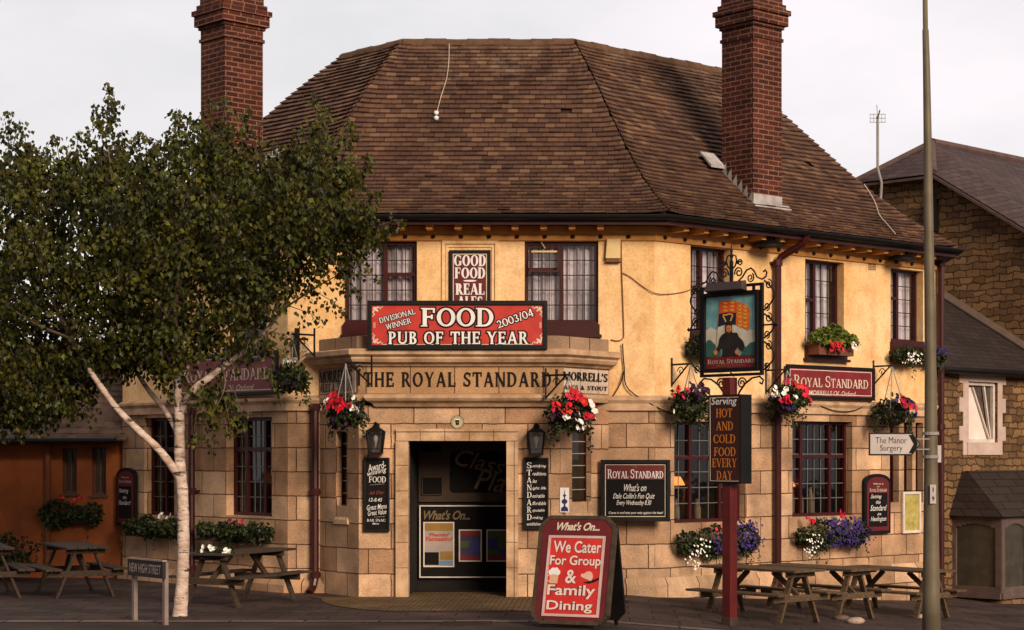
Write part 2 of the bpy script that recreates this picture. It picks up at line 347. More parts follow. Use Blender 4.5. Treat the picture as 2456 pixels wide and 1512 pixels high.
def copy_tree(o, parent=None):
    c = o.copy(); COL.objects.link(c); c.parent = parent
    for ch in [x for x in bpy.data.objects if x.parent == o]: copy_tree(ch, c)
    return c
class Plane:
    def __init__(s, ox, oy, deg): s.ox, s.oy, s.a = ox, oy, R(deg); s.c, s.s = math.cos(s.a), math.sin(s.a)
    def uz(s, px, py):
        r = (px - CX) / F; u = (r * s.oy - s.ox) / (s.c - r * s.s); Y = s.oy + u * s.s
        return u, EYE - (py - CY) / F * Y
    def w(s, u, z=0, off=0): return Vector((s.ox + u * s.c + off * s.s, s.oy + u * s.s - off * s.c, z))
    def box(s, x0, y0, x1, y1):      # frame corners -> u0, u1, z0, z1 on this wall
        u0, zt = s.uz(x0, y0); u1, zb = s.uz(x1, y1); return u0, u1, zb, zt
def at(px, py, Y): return Vector(((px - CX) / F * Y, Y, EYE - (py - CY) / F * Y))
def gz(x): return -.08 * x if x > .2 else (0 if x < -.2 else -.08 * (x + .2) ** 2 / .8)
# ------------------------------------------------------------------ lettering
def conv_off(poly, o):
    n = len(poly); out = []
    A = sum(poly[i][0] * poly[(i + 1) % n][1] - poly[(i + 1) % n][0] * poly[i][1] for i in range(n))
    sg = 1 if A > 0 else -1
    for i in range(n):
        p0, p1, p2 = Vector(poly[i - 1]), Vector(poly[i]), Vector(poly[(i + 1) % n])
        a, b = (p1 - p0), (p2 - p1)
        if a.length < 1e-6 or b.length < 1e-6: out.append(tuple(p1)); continue
        n1 = Vector((a.y, -a.x)).normalized() * sg; n2 = Vector((b.y, -b.x)).normalized() * sg
        m = n1 + n2
        if m.length < .3: out.append(tuple(p1 + n1 * o)); continue
        m.normalize(); out.append(tuple(p1 + m * min(o / max(m.dot(n1), .5), 2 * o)))
    return out
def glyph(ch, T, t, sf):
    P = []; sh = .06
    def ln(x0, y0, x1, y1, wd): P.append([(x0 - wd / 2, y0), (x0 + wd / 2, y0), (x1 + wd / 2, y1), (x1 - wd / 2, y1)])
    def hz(x0, x1, y, h=None):
        h = h or t; P.append([(x0, y - h / 2), (x1, y - h / 2), (x1, y + h / 2), (x0, y + h / 2)])
    def arc(cx, cy, rx, ry, a0, a1, wx=None, wy=None, n=14):
        wx = wx or T; wy = wy or t
        for i in range(n):
            a, b = R(a0 + (a1 - a0) * i / n), R(a0 + (a1 - a0) * (i + 1) / n)
            P.append([(cx + rx * math.cos(a), cy + ry * math.sin(a)), (cx + rx * math.cos(b), cy + ry * math.sin(b)),
                      (cx + (rx - wx) * math.cos(b), cy + (ry - wy) * math.sin(b)), (cx + (rx - wx) * math.cos(a), cy + (ry - wy) * math.sin(a))])
    def se(x, y, wd=None):
        h = (wd or T) / 2 + sf; P.append([(x - h, y), (x + h, y), (x + h, y + sh), (x - h, y + sh)])
    B, U = 0, 1 - sh; s0 = T / 2 + sf; w_ = .7
    if ch == 'A': ln(.12, 0, .44, 1, t * 1.3); ln(.76, 0, .44, 1, T); hz(.22, .66, .32); se(.12, B, t); se(.76, B); w_ = .9
    elif ch == 'B': ln(s0, 0, s0, 1, T); hz(s0 - .1, .36, 1 - t / 2); hz(s0, .36, .53); hz(s0 - .1, .36, t / 2); arc(.36, .76, .24, .24, -90, 90); arc(.36, .27, .3, .27, -90, 90); se(s0 - sf / 2, B); se(s0 - sf / 2, U); w_ = .7
    elif ch == 'C': arc(.44, .5, .44, .5, 42, 318, n=20); ln(.77, .64, .77, .95, t); ln(.79, .1, .79, .34, t); w_ = .83
    elif ch == 'D': ln(s0, 0, s0, 1, T); hz(s0 - .1, .36, 1 - t / 2); hz(s0 - .1, .36, t / 2); arc(.36, .5, .46, .5, -90, 90, n=18); se(s0 - sf / 2, B); se(s0 - sf / 2, U); w_ = .86
    elif ch in 'EF':
        ln(s0, 0, s0, 1, T); hz(s0 - .1, .62, 1 - t / 2); hz(s0, .5, .52); ln(.6, .74, .6, 1, t); ln(.5, .4, .5, .64, t); se(s0 - sf / 2, B); se(s0 - sf / 2, U); w_ = .68
        if ch == 'E': hz(s0 - .1, .64, t / 2); ln(.63, 0, .63, .28, t)
    elif ch == 'G': arc(.44, .5, .44, .5, 42, 318, n=20); ln(.77, .64, .77, .95, t); ln(.72, .08, .72, .42, T * .9); se(.72, .4, T); w_ = .9
    elif ch == 'H':
        for x in (s0, .86 - s0): ln(x, 0, x, 1, T); se(x, B); se(x, U)
        hz(s0, .86 - s0, .52); w_ = .86
    elif ch == 'I': ln(s0, 0, s0, 1, T); se(s0, B); se(s0, U); w_ = 2 * s0
    elif ch == 'L': ln(s0, 0, s0, 1, T); se(s0, B); se(s0, U); hz(s0, .62, t / 2); ln(.61, 0, .61, .3, t); w_ = .66
    elif ch == 'M': ln(.12, 0, .12, 1, t * 1.3); ln(.92, 0, .92, 1, T); ln(.52, 0, .15, 1, T); ln(.52, 0, .9, 1, t * 1.3); se(.12, B, t); se(.92, B); se(.08, U, t); se(.96, U, t); w_ = 1.06
    elif ch == 'N': ln(.12, 0, .12, 1, t * 1.3); ln(.76, 0, .76, 1, t * 1.3); ln(.74, 0, .14, 1, T); se(.12, B, t); se(.06, U, t); se(.76, U, t); w_ = .88
    elif ch in 'O0Q': arc(.45 if ch != '0' else .34, .5, .45 if ch != '0' else .34, .5, 0, 360, n=28); w_ = .9 if ch != '0' else .68
    elif ch in 'PR':
        ln(s0, 0, s0, 1, T); hz(s0 - .1, .36, 1 - t / 2); hz(s0, .36, .47); arc(.36, .73, .28, .27, -90, 90); se(s0, B); se(s0 - sf / 2, U); w_ = .68
        if ch == 'R': ln(.70, 0, .38, .5, T); se(.72, B, T * .6); w_ = .82
    elif ch == 'S': arc(.33, .74, .29, .26, 30, 270, T * .85, t * 1.2); arc(.33, .27, .31, .27, -150, 90, T * .85, t * 1.2); hz(.3, .36, .51, t * 1.5); ln(.58, .7, .58, .96, t); ln(.06, .06, .06, .32, t); w_ = .66
    elif ch == 'T': ln(.4, 0, .4, 1, T); hz(.03, .77, 1 - t / 2); ln(.05, .7, .05, 1, t); ln(.75, .7, .75, 1, t); se(.4, B); w_ = .8
    elif ch == 'U': ln(s0, .33, s0, 1, T); ln(.74, .33, .74, 1, t * 1.2); arc((s0 - T / 2 + .74 + t * .6) / 2, .33, (.74 + t * .6 - s0 + T / 2) / 2, .33, 180, 360, T * .8, t * 1.3); se(s0, U); se(.74, U, t); w_ = .88
    elif ch == 'V': ln(.44, 0, .13, 1, T); ln(.44, 0, .74, 1, t * 1.3); se(.13, U); se(.74, U, t); w_ = .86
    elif ch == 'W': ln(.36, 0, .12, 1, T); ln(.36, 0, .6, 1, t * 1.3); ln(.84, 0, .6, 1, T); ln(.84, 0, 1.06, 1, t * 1.3); se(.12, U); se(1.06, U, t); w_ = 1.18
    elif ch == 'Y': ln(.42, 0, .42, .48, T); ln(.42, .44, .13, 1, T); ln(.42, .44, .72, 1, t * 1.3); se(.42, B); se(.13, U); se(.72, U, t); w_ = .84
    elif ch == '2': arc(.3, .7, .28, .3, -20, 160, T, t * 1.2); ln(.08, .02, .52, .62, T * .8); hz(.04, .6, t); ln(.59, 0, .59, .24, t); w_ = .64
    elif ch == '3': arc(.28, .75, .25, .25, -90, 160, T, t * 1.2); arc(.28, .28, .29, .28, -160, 90, T, t * 1.2); w_ = .62
    elif ch == '4': ln(.44, 0, .44, 1, T); ln(.06, .3, .42, 1, t * 1.2); hz(.02, .62, .28, t * 1.2); se(.44, B); w_ = .66
    elif ch == '/': ln(.04, -.05, .3, 1.05, t * 1.4); w_ = .34
    elif ch == '&': arc(.34, .77, .2, .23, 0, 360, T * .7, t); arc(.3, .28, .28, .28, 90, 350, T, t * 1.2); ln(.74, 0, .24, .72, T * .9); w_ = .84
    elif ch == "'": ln(.07, .68, .09, 1, T * .8); w_ = .2
    elif ch == '-': hz(.05, .35, .45, t * 1.3); w_ = .4
    else: w_ = .38
    return P, w_
def serif(txt, T=.17, t=.065, sf=.075, gap=.07, small=0.):
    x = 0; polys = []
    big = True
    for ch in txt:
        k = 1.0
        if small and not big: k = small
        P, wd = glyph(ch, T / (k ** .5), t / (k ** .5), sf)
        for p in P: polys.append([(x + a * k, b * k) for a, b in p])
        x += (wd + gap) * k; big = (ch == ' ')
    return polys
_tc = {}
def sans(txt, off=0., shear=0., space=1.):
    key = (txt, off, shear, space)
    if key not in _tc:
        c = bpy.data.curves.new('t', 'FONT'); c.body = txt; c.size = 1; c.offset = off; c.shear = shear; c.space_character = space; c.resolution_u = 3
        o = bpy.data.objects.new('t', c); COL.objects.link(o)
        bpy.context.view_layer.update()
        me = bpy.data.meshes.new_from_object(o.evaluated_get(bpy.context.evaluated_depsgraph_get()))
        _tc[key] = [[tuple(me.vertices[i].co[:2]) for i in p.vertices] for p in me.polygons]
        bpy.data.objects.remove(o); bpy.data.curves.remove(c); bpy.data.meshes.remove(me)
    return _tc[key]
def write(mb, polys, x0, x1, z0, z1, y, rot=0., out=0., step=None, shear=0., keep=False):
    """lay glyph outlines into the box x0..x1, z0..z1 on the plane y (front towards -y)"""
    xs = [p[0] for q in polys for p in q]; zs = [p[1] for q in polys for p in q]
    a, b, c, d = min(xs), max(xs), min(zs), max(zs)
    kx, kz = (x1 - x0) / (b - a), (z1 - z0) / (d - c); cx, cz = (x0 + x1) / 2, (z0 + z1) / 2
    ca, sa = math.cos(R(rot)), math.sin(R(rot)); st = step if step is not None else .00012
    for i, q in enumerate(polys):
        pts = []
        for px, pz in q:
            X, Z = x0 + (px - a) * kx - cx, z0 + (pz - c) * kz - cz; X += shear * Z
            pts.append((cx + X * ca - Z * sa, cz + X * sa + Z * ca))
        if out: pts = conv_off(pts, out)
        A = sum(pts[k][0] * pts[(k + 1) % len(pts)][1] - pts[(k + 1) % len(pts)][0] * pts[k][1] for k in range(len(pts)))
        if A < 0: pts.reverse()
        yy = y - st * (i % 23)
        mb.face([(px, yy, pz) for px, pz in pts])
    return mb
def lines(mb, W, H, rows, y):
    """rows: (text, fx0, fx1, fz0, fz1[, font kind, rot]) in fractions of the panel"""
    for r in rows:
        txt, a, b, c, d = r[:5]; k = r[5] if len(r) > 5 else 'sans'; rot = r[6] if len(r) > 6 else 0
        if k == 'serif': P = serif(txt)
        elif k == 'small': P = serif(txt, small=.78, T=.15, gap=.05)
        elif k == 'fat': P = serif(txt, T=.26, t=.08, sf=.05, gap=.05)
        elif k == 'script': P = sans(txt, .004, .38)
        elif k == 'brush': P = sans(txt, .022, .36, .95)
        elif k == 'bold': P = sans(txt, .03)
        elif k == 'ital': P = sans(txt, .008, .25)
        else: P = sans(txt)
        write(mb, P, a * W, b * W, c * H, d * H, y, rot)
    return mb

def words_rows(W, H, rows, y, name, mat, parent):
    for r in rows: lines(MB(), W, H, [r], y).build(name, mat, parent)
# ------------------------------------------------------------------ planes of the place
PA = Plane(0, 27.4, 0)                       # corner front of the pub (upper floor and set-back strips)
AX0, AX1 = -4.606, .729
PB = Plane(AX1, 27.4, 42); BL = 6.57         # right wing
PC = Plane(AX0, 27.4, -45); CLN = 4.56       # left wing (u runs from -CLN to 0)
PX = -2.04
PF = Plane(PX, 26.5, 0)                      # front of the stone porch
SPL = math.degrees(math.atan2(.9, .685)); SPW = math.hypot(.9, .685)
PSR = Plane(PX + 1.415, 26.5, SPL); PSL = Plane(PX - 1.415, 26.5, -SPL)
# ------------------------------------------------------------------ ground
g = MB()
gx = [-150, -60, -30, -15, -8, -4, -2, -1, -.2, -.1, 0, .1, .2, .5, 1, 2, 4, 6, 8, 10, 12, 20, 40, 150]; gy = [-150, -20, 0, 10, 16, 20, 24, 28, 34, 44, 80, 400]
def gzz(x): return gz(min(x, 12))
for a, b in zip(gx, gx[1:]):
    for c, d in zip(gy, gy[1:]): g.face([(a, c, gzz(a)), (b, c, gzz(b)), (b, d, gzz(b)), (a, d, gzz(a))])
tag(g.build('ground', ASPHALT), kind='structure')
ap = MB()     # fan of setts in front of the door
COB = MBRICK('sett_paving', (.22, .132, .058), (.14, .082, .036), (.045, .025, .013), .14, .085, .012, warp=.03, smooth=.4, stain=(.5, 1.15), bump=1)
fan = [(PX + 2.15 * math.cos(R(180 + 180 * i / 22)), 26.5 + 2.75 * math.sin(R(180 + 180 * i / 22))) for i in range(23)]
fan = [(x + (.25 if y < 26.4 else 0), max(y, 24.1)) for x, y in fan]
ap.face([(x, y, .012) for x, y in fan] , [(x, y) for x, y in fan])
ap.face([(PX - .75, 27.95, .012), (PX - .75, 26.5, .012), (PX + .72, 26.5, .012), (PX + .72, 27.95, .012)], [(PX - .75, 27.95), (PX - .75, 26.5), (PX + .72, 26.5), (PX + .72, 27.95)])
tag(ap.build('entrance_paving', COB), kind='structure')
pv = MB(); xs_ = [-26, -4, -.2, 0, .2, 1, 3, 8, 12]; kb = MB()
for a, b in zip(xs_, xs_[1:]):
    for c, d in ((22.75, 26), (26, 46)): pv.face([(a, c, gzz(a) + .004), (b, c, gzz(b) + .004), (b, d, gzz(b) + .004), (a, d, gzz(a) + .004)], [(a, c), (b, c), (b, d), (a, d)])
    kb.face([(a, 22.55, gzz(a) + .006), (b, 22.55, gzz(b) + .006), (b, 22.746, gzz(b) + .010), (a, 22.746, gzz(a) + .010)], [(a, .1), (b, .1), (b, .3), (a, .3)])
tag(pv.build('pavement', PAVING), kind='structure'); tag(kb.build('kerb', KERB), kind='structure')
# ------------------------------------------------------------------ the pub
base = Vector((PX, 27.4, 0))
pub = thing('pub', 'cream and stone corner pub with a steep brown tiled roof and two brick chimneys', 'pub', base)
def pp(mb, name, mat, plane=None, parent=None, off=0, **k):
    """a part of the pub built in the local frame of one of its walls"""
    if plane is None: return mb.build(name, mat, parent or pub, -base, 0, **k)
    p = plane.w(0, 0, off) - base
    if parent and parent is not pub:      # sub-part sharing the frame of its part
        return mb.build(name, mat, parent, (0, 0, 0), 0, **k)
    return mb.build(name, mat, pub, p, plane.a, **k)
ZS = 2.80           # string course
ZT = 5.36
def rect(P, x0, y0, x1, y1): u0, u1, zb, zt = P.box(x0, y0, x1, y1); return (u0, u1, zb, zt)
# openings
wA = [rect(PA, 826, 579, 1000, 775), rect(PA, 1258, 579, 1435, 775)]
wBu = [rect(PB, 1656, 588, 1752, 800), rect(PB, 1931, 621, 2024, 838), rect(PB, 2136, 643, 2214, 822)]
wBl = [rect(PB, 1617, 1010, 1788, 1250), rect(PB, 1900, 1010, 2044, 1236)]
tri = [rect(PB, 2134, 1012, 2156, 1205), rect(PB, 2168, 1013, 2188, 1205), rect(PB, 2196, 1014, 2214, 1205)]
wCl = [rect(PC, 543, 1003, 652, 1240), rect(PC, 346, 1003, 418, 1238)]
wCu = [rect(PC, 548, 640, 640, 830), rect(PC, 372, 660, 440, 840)]
pp(MB().wall(AX0, AX1, ZS, ZT, wA, .14), 'rendered_wall', RENDER, PA)
pp(MB().wall(0, BL, ZS, ZT, wBu, .22), 'rendered_wall', RENDER, PB)
pp(MB().wall(-CLN, 0, ZS, ZT, wCu, .16), 'rendered_wall', RENDER, PC)
pp(MB().wall(AX0, AX1, -1.2, ZS, [(PX - .8, PX + .8, -1.1, 2.4)], .1), 'stone_wall', STONE, PA)
pp(MB().wall(0, BL, -1.6, ZS, wBl + tri, .2), 'stone_wall', STONE, PB)
pp(MB().wall(-CLN, 0, -1.2, ZS, wCl, .2), 'stone_wall', STONE, PC)
YB = 36.6
Ce = PC.w(-CLN); Be = PB.w(BL)
path = [(Ce.x, Ce.y), (AX0, 27.4), (AX1, 27.4), (Be.x, Be.y)]
full = [(Ce.x, YB)] + path + [(Be.x, YB)]
Cr = PC.w(-CLN + .30); Br = PB.w(BL - .30)
fullr = [(Cr.x, YB), (Cr.x, Cr.y), (AX0, 27.4), (AX1, 27.4), (Br.x, Br.y), (Br.x, YB)]     # the eaves barely overhang the end walls
bk = MB()
bk.face([(Ce.x, YB, -1), (Ce.x, Ce.y, -1), (Ce.x, Ce.y, ZT), (Ce.x, YB, ZT)]); bk.face([(Be.x, Be.y, -1), (Be.x, YB, -1), (Be.x, YB, ZT), (Be.x, Be.y, ZT)])
bk.face([(Be.x, YB, -1), (Ce.x, YB, -1), (Ce.x, YB, ZT), (Be.x, YB, ZT)])
pp(bk, 'side_wall', RENDER)
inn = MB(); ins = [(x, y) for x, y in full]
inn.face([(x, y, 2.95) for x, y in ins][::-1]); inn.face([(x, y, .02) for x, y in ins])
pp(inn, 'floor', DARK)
# string course, frieze, soffit, fascia, gutter, plinth
pp(MB().sweep(path, [(.0, ZS - .15), (.05, ZS - .15), (.05, ZS - .05), (.085, ZS), (.085, ZS + .035), (0, ZS + .07)]), 'string_course', STONE_PALE)
pp(MB().sweep(path, [(0, 5.12), (.035, 5.12), (.055, 5.15), (.055, 5.19), (.025, 5.215), (.025, 5.33), (0, 5.33)]), 'frieze', TRIM)
pp(MB().sweep(fullr, [(0, 5.33), (.44, 5.33), (.44, 5.352), (0, 5.352)]), 'soffit', OXRED)
pp(MB().sweep(fullr, [(.44, 5.30), (.465, 5.30), (.465, 5.44), (.44, 5.44)]), 'fascia_board', OXRED)
gp = [(.53 + .065 * math.cos(R(a)), 5.43 + .075 * math.sin(R(a))) for a in range(180, 361, 22)]
pp(MB().sweep(fullr, gp + [(.585, 5.43), (.53 + .055 * math.cos(R(305)), 5.43 - .045), (.53, 5.37), (.49, 5.40), (.475, 5.43)]), 'gutter', BLACK)
for P, a, b in ((PA, AX0 + .45, AX1), (PB, .3, BL), (PC, -CLN + .1, -.1)):
    n = int((b - a) / .41); mbr = None
    for i in range(n):
        u = a + i * .41
        if mbr is None:
            m_ = MB(); m_.prism([(-.047, 5.252), (.047, 5.252), (.047, 5.328), (-.047, 5.328)], -.36, -.028)
            bo = pp(m_, 'eaves_bracket', TRIM, P); mbr = bo; bo.location = P.w(u) - base
        else:
            o = mbr.copy(); COL.objects.link(o); o.parent = pub; o.location = P.w(u) - base
bs = MB().lathe([(0, -.03), (.028, -.02), (.034, 0), (.028, .02), (0, .03)], 8)
boss = pp(bs, 'frieze_boss', IRON, smooth=True); nb = 0
for P, a, b in ((PA, AX0 + .5, AX1), (PB, .15, BL), (PC, -CLN + .2, -.1)):
    u = a
    while u < b:
        o = boss if nb == 0 else boss.copy()
        if nb: COL.objects.link(o); o.parent = pub
        o.location = P.w(u, 5.172, .062) - base; u += .405; nb += 1
zpl = PB.uz(1600, 1393)[1]
for pth in (path[:2] + [(-4.05, 27.4)], [(-.02, 27.4)] + path[2:]): pp(MB().sweep(pth, [(0, -1.5), (.10, -1.5), (.10, zpl - .05), (0, zpl + .045)]), 'plinth', STONE)
# --- roof of separate plain tiles
def mitre(path, o):
    out = []; n = len(path)
    for i, p in enumerate(path):
        ds = []
        if i > 0: ds.append((Vector(path[i]) - Vector(path[i - 1])).normalized())
        if i < n - 1: ds.append((Vector(path[i + 1]) - Vector(path[i])).normalized())
        ns = [Vector((d.y, -d.x)) for d in ds]
        m = ns[0] if len(ns) == 1 else (ns[0] + ns[1]).normalized() / math.sqrt((1 + ns[0].dot(ns[1])) / 2)
        out.append(Vector((p[0] + m.x * o, p[1] + m.y * o)))
    return out
OV = .47; RUN = 3.69; ZE = 5.45; RISE = 3.24
ev = mitre(fullr, OV); rd = mitre(fullr, OV - RUN)
def zr(t): return ZE + RISE * (t - .10 * math.sin(math.pi * min(1, t * 1.15)) * (1 - t))
def rp(i, s, t):     # point on the roof face between corner i and i+1
    a = ev[i].lerp(rd[i], t); b = ev[i + 1].lerp(rd[i + 1], t); p = a.lerp(b, s); return Vector((p.x, p.y, zr(t)))
ud = MB()
for i in range(5):
    for k in range(12):
        t0, t1 = k / 12, (k + 1) / 12
        ud.face([rp(i, 0, t0) - Vector((0, 0, .03)), rp(i, 1, t0) - Vector((0, 0, .03)), rp(i, 1, t1) - Vector((0, 0, .03)), rp(i, 0, t1) - Vector((0, 0, .03))])
ud.face([(p.x, p.y, ZE + RISE - .03) for p in rd])
roof = pp(ud, 'roof', UNDER)
def hl(a, ln): return .035 * (math.exp(-max(a, 0) / .16) + math.exp(-max(ln - a, 0) / .16))     # courses swept up over the hips
tl = MB(); NC = 42; tr_ = random.Random(3)
for i in (1, 2, 3):
    for k in range(NC):
        t0, t1 = k / NC, (k + 1.08) / NC
        t1 = min(t1, 1)
        L0, L1 = rp(i, 0, t0), rp(i, 1, t0); ln = (L1 - L0).length
        d = (L1 - L0).normalized(); tw = .165
        # stagger alternate courses from a fixed line on the face so perpends stay in bond
        mid = (L0 + L1) / 2; off = (k % 2) * tw / 2 + tr_.uniform(-.02, .02)
        n0 = -int(ln / 2 / tw) - 2
        up0 = rp(i, 0, t1); up1 = rp(i, 1, t1)
        nrm = d.cross((rp(i, .5, t1) - rp(i, .5, t0)).normalized()).normalized()
        if nrm.z < 0: nrm = -nrm
        sag = .012 * math.sin(k * .7 + i)
        for j in range(n0, -n0 + 1):
            a = ln / 2 + j * tw + off; b = a + tw - tr_.uniform(.003, .009)
            a = max(a, 0); b = min(b, ln)
            if b - a < .02: continue
            if tr_.random() < .0012 and k > 2: continue
            lo0, lo1 = L0 + d * a, L0 + d * b
            sl0 = (up0 - L0); 
            # upper corners: same distance along the face, clipped to the hip lines
            upl = (up1 - up0).length; sh0 = (up0 - L0).dot(d)
            a2 = min(max(a - sh0, 0), upl); b2 = min(max(b - sh0, 0), upl)
            hi0, hi1 = up0 + d * a2, up0 + d * b2
            lift = .040 + hl(a, ln) + tr_.uniform(-.003, .005) + (.006 if tr_.random() < .06 else 0); h2 = .008; th = .022
            dr = Vector((0, 0, 0)) + (lo0 - hi0).normalized() * tr_.uniform(-.004, .007)
            c0, c1 = lo0 + nrm * lift + dr, lo1 + nrm * (lift - hl(a, ln) + hl(b, ln) + tr_.uniform(-.003, .003)) + dr
            e0, e1 = hi0 + nrm * (h2 + hl(a, ln)), hi1 + nrm * (h2 + hl(b, ln))
            f0, f1 = c0 - nrm * th, c1 - nrm * th
            bb = len(tl.v); tl.v.extend(tuple(q) for q in (c0, c1, e1, e0, f0, f1))
            tl.f.extend([(bb, bb + 1, bb + 2, bb + 3), (bb + 4, bb + 5, bb + 1, bb), (bb + 5, bb + 2, bb + 1), (bb + 4, bb, bb + 3)]); tl.u.extend([None] * 4)
rt = tl.build('roof_tiles', TILE, roof)
rg = MB()
for i in (1, 2, 3):
    a = Vector((rd[i].x, rd[i].y, ZE + RISE)); b = Vector((rd[i + 1].x, rd[i + 1].y, ZE + RISE)); n = max(2, int((b - a).length / .34))
    for k in range(n):
        p, q = a.lerp(b, (k + .02) / n), a.lerp(b, (k + 1.04) / n); dz = Vector((0, 0, -.035 + .008 * math.sin(k * 2.1)))
        rg.tube([p + dz, p.lerp(q, .5) + dz, q + dz], [.115, .11, .112], 10)
for i in (1, 4):     # end hips, bedded in mortar
    rg.tube([Vector((*ev[i].lerp(rd[i], k / 14), zr(k / 14) - .012)) for k in range(15)], .05, 8)
rg.build('ridge_tiles', RIDGE, roof)
# --- chimneys
def chimney(px, py, P, wd, dp, name_label, left):
    # front-bottom corner stands where the sight line through the photograph's corner meets the roof
    best = None
    for k in range(2600, 3100):
        Y = k / 100; q = at(px, py, Y); n = Vector((P.s, -P.c)); run = -(Vector((q.x, q.y)) - Vector((P.ox, P.oy))).dot(n) + OV
        if run > 0:
            e = abs(zr(min(1, run / RUN)) - q.z)
            if best is None or e < best[0]: best = (e, q)
    q = best[1]
    c = MB(); zt = 9.75
    x0 = -wd if left else 0
    def shaft(e, z0, z1):
        a, b, y0, y1 = x0 - e, x0 + wd + e, -e, dp + e
        pts = [(a, y0), (b, y0), (b, y1), (a, y1)]; dd = 0
        for i in range(4):
            p_, q_ = pts[i], pts[(i + 1) % 4]; L = math.hypot(q_[0] - p_[0], q_[1] - p_[1])
            c.face([(p_[0], p_[1], z0), (q_[0], q_[1], z0), (q_[0], q_[1], z1), (p_[0], p_[1], z1)], [(dd, z0), (dd + L, z0), (dd + L, z1), (dd, z1)]); dd += L
        c.face([(x, y, z1) for x, y in pts]); c.face([(x, y, z0) for x, y in pts][::-1])
    zb = q.z - .12
    s = (9.75 - 8.0)
    z = lambda d_py: EYE - (d_py - CY) / F * q.y
    shaft(0, zb, z(88)); shaft(.022, z(88), z(80)); shaft(.002, z(80), z(58)); shaft(.03, z(58), z(50)); shaft(.075, z(50), z(24)); shaft(.105, z(24), z(12)); shaft(.05, z(12), z(-2)); shaft(.01, z(-2), zt)
    o = c.build('chimney', BRICK, roof, (q.x, q.y, 0), P.a)
    fl = MB(); sg = 1
    fl.box(x0 - .05, x0 + wd + .1, -.34, -.012, zb + .02, zb + .05)
    for v in range(0): pass
    fl = MB()
    slope = RISE / RUN
    fl.hexa([(x0 - .02, -.22, zb - .09), (x0 + wd + .16, -.22, zb - .09), (x0 + wd + .16, -.004, zb + .14), (x0 - .02, -.004, zb + .14), (x0 - .02, -.22, zb - .06), (x0 + wd + .16, -.22, zb - .06), (x0 + wd + .16, -.004, zb + .17), (x0 - .02, -.004, zb + .17)])
    fl.box(x0 - .004, x0 + wd + .004, -.008, -.002, zb + .17, zb + .30)
    sx = x0 + wd if left else x0; d_ = 1 if left else -1
    for k in range(6):       # stepped flashing up the flank
        y0 = k * dp / 6; z0 = zb + .12 + y0 * slope
        fl.face([(sx + d_ * .004, y0, z0), (sx + d_ * .004, y0 + dp / 6, z0 + dp / 6 * slope), (sx + d_ * .004, y0 + dp / 6 * .15, z0 + .22)])
    zz = zb + .17 + dp * slope
    fl.hexa([(sx, dp - .06, zz - .02), (sx + d_ * .30, dp - .06, zz - .02), (sx + d_ * .30, dp + .18, zz + .22), (sx, dp + .18, zz + .22),
             (sx, dp - .06, zz + .03), (sx + d_ * .30, dp - .06, zz + .03), (sx + d_ * .30, dp + .18, zz + .25), (sx, dp + .18, zz + .25)])
    fo = fl.build('flashing', LEAD, roof, (q.x, q.y, 0), P.a)
    return q
qc = chimney(1807, 492, PB, .64, .68, '', False)
ql = chimney(539, 486, PC, .66, .70, '', True)
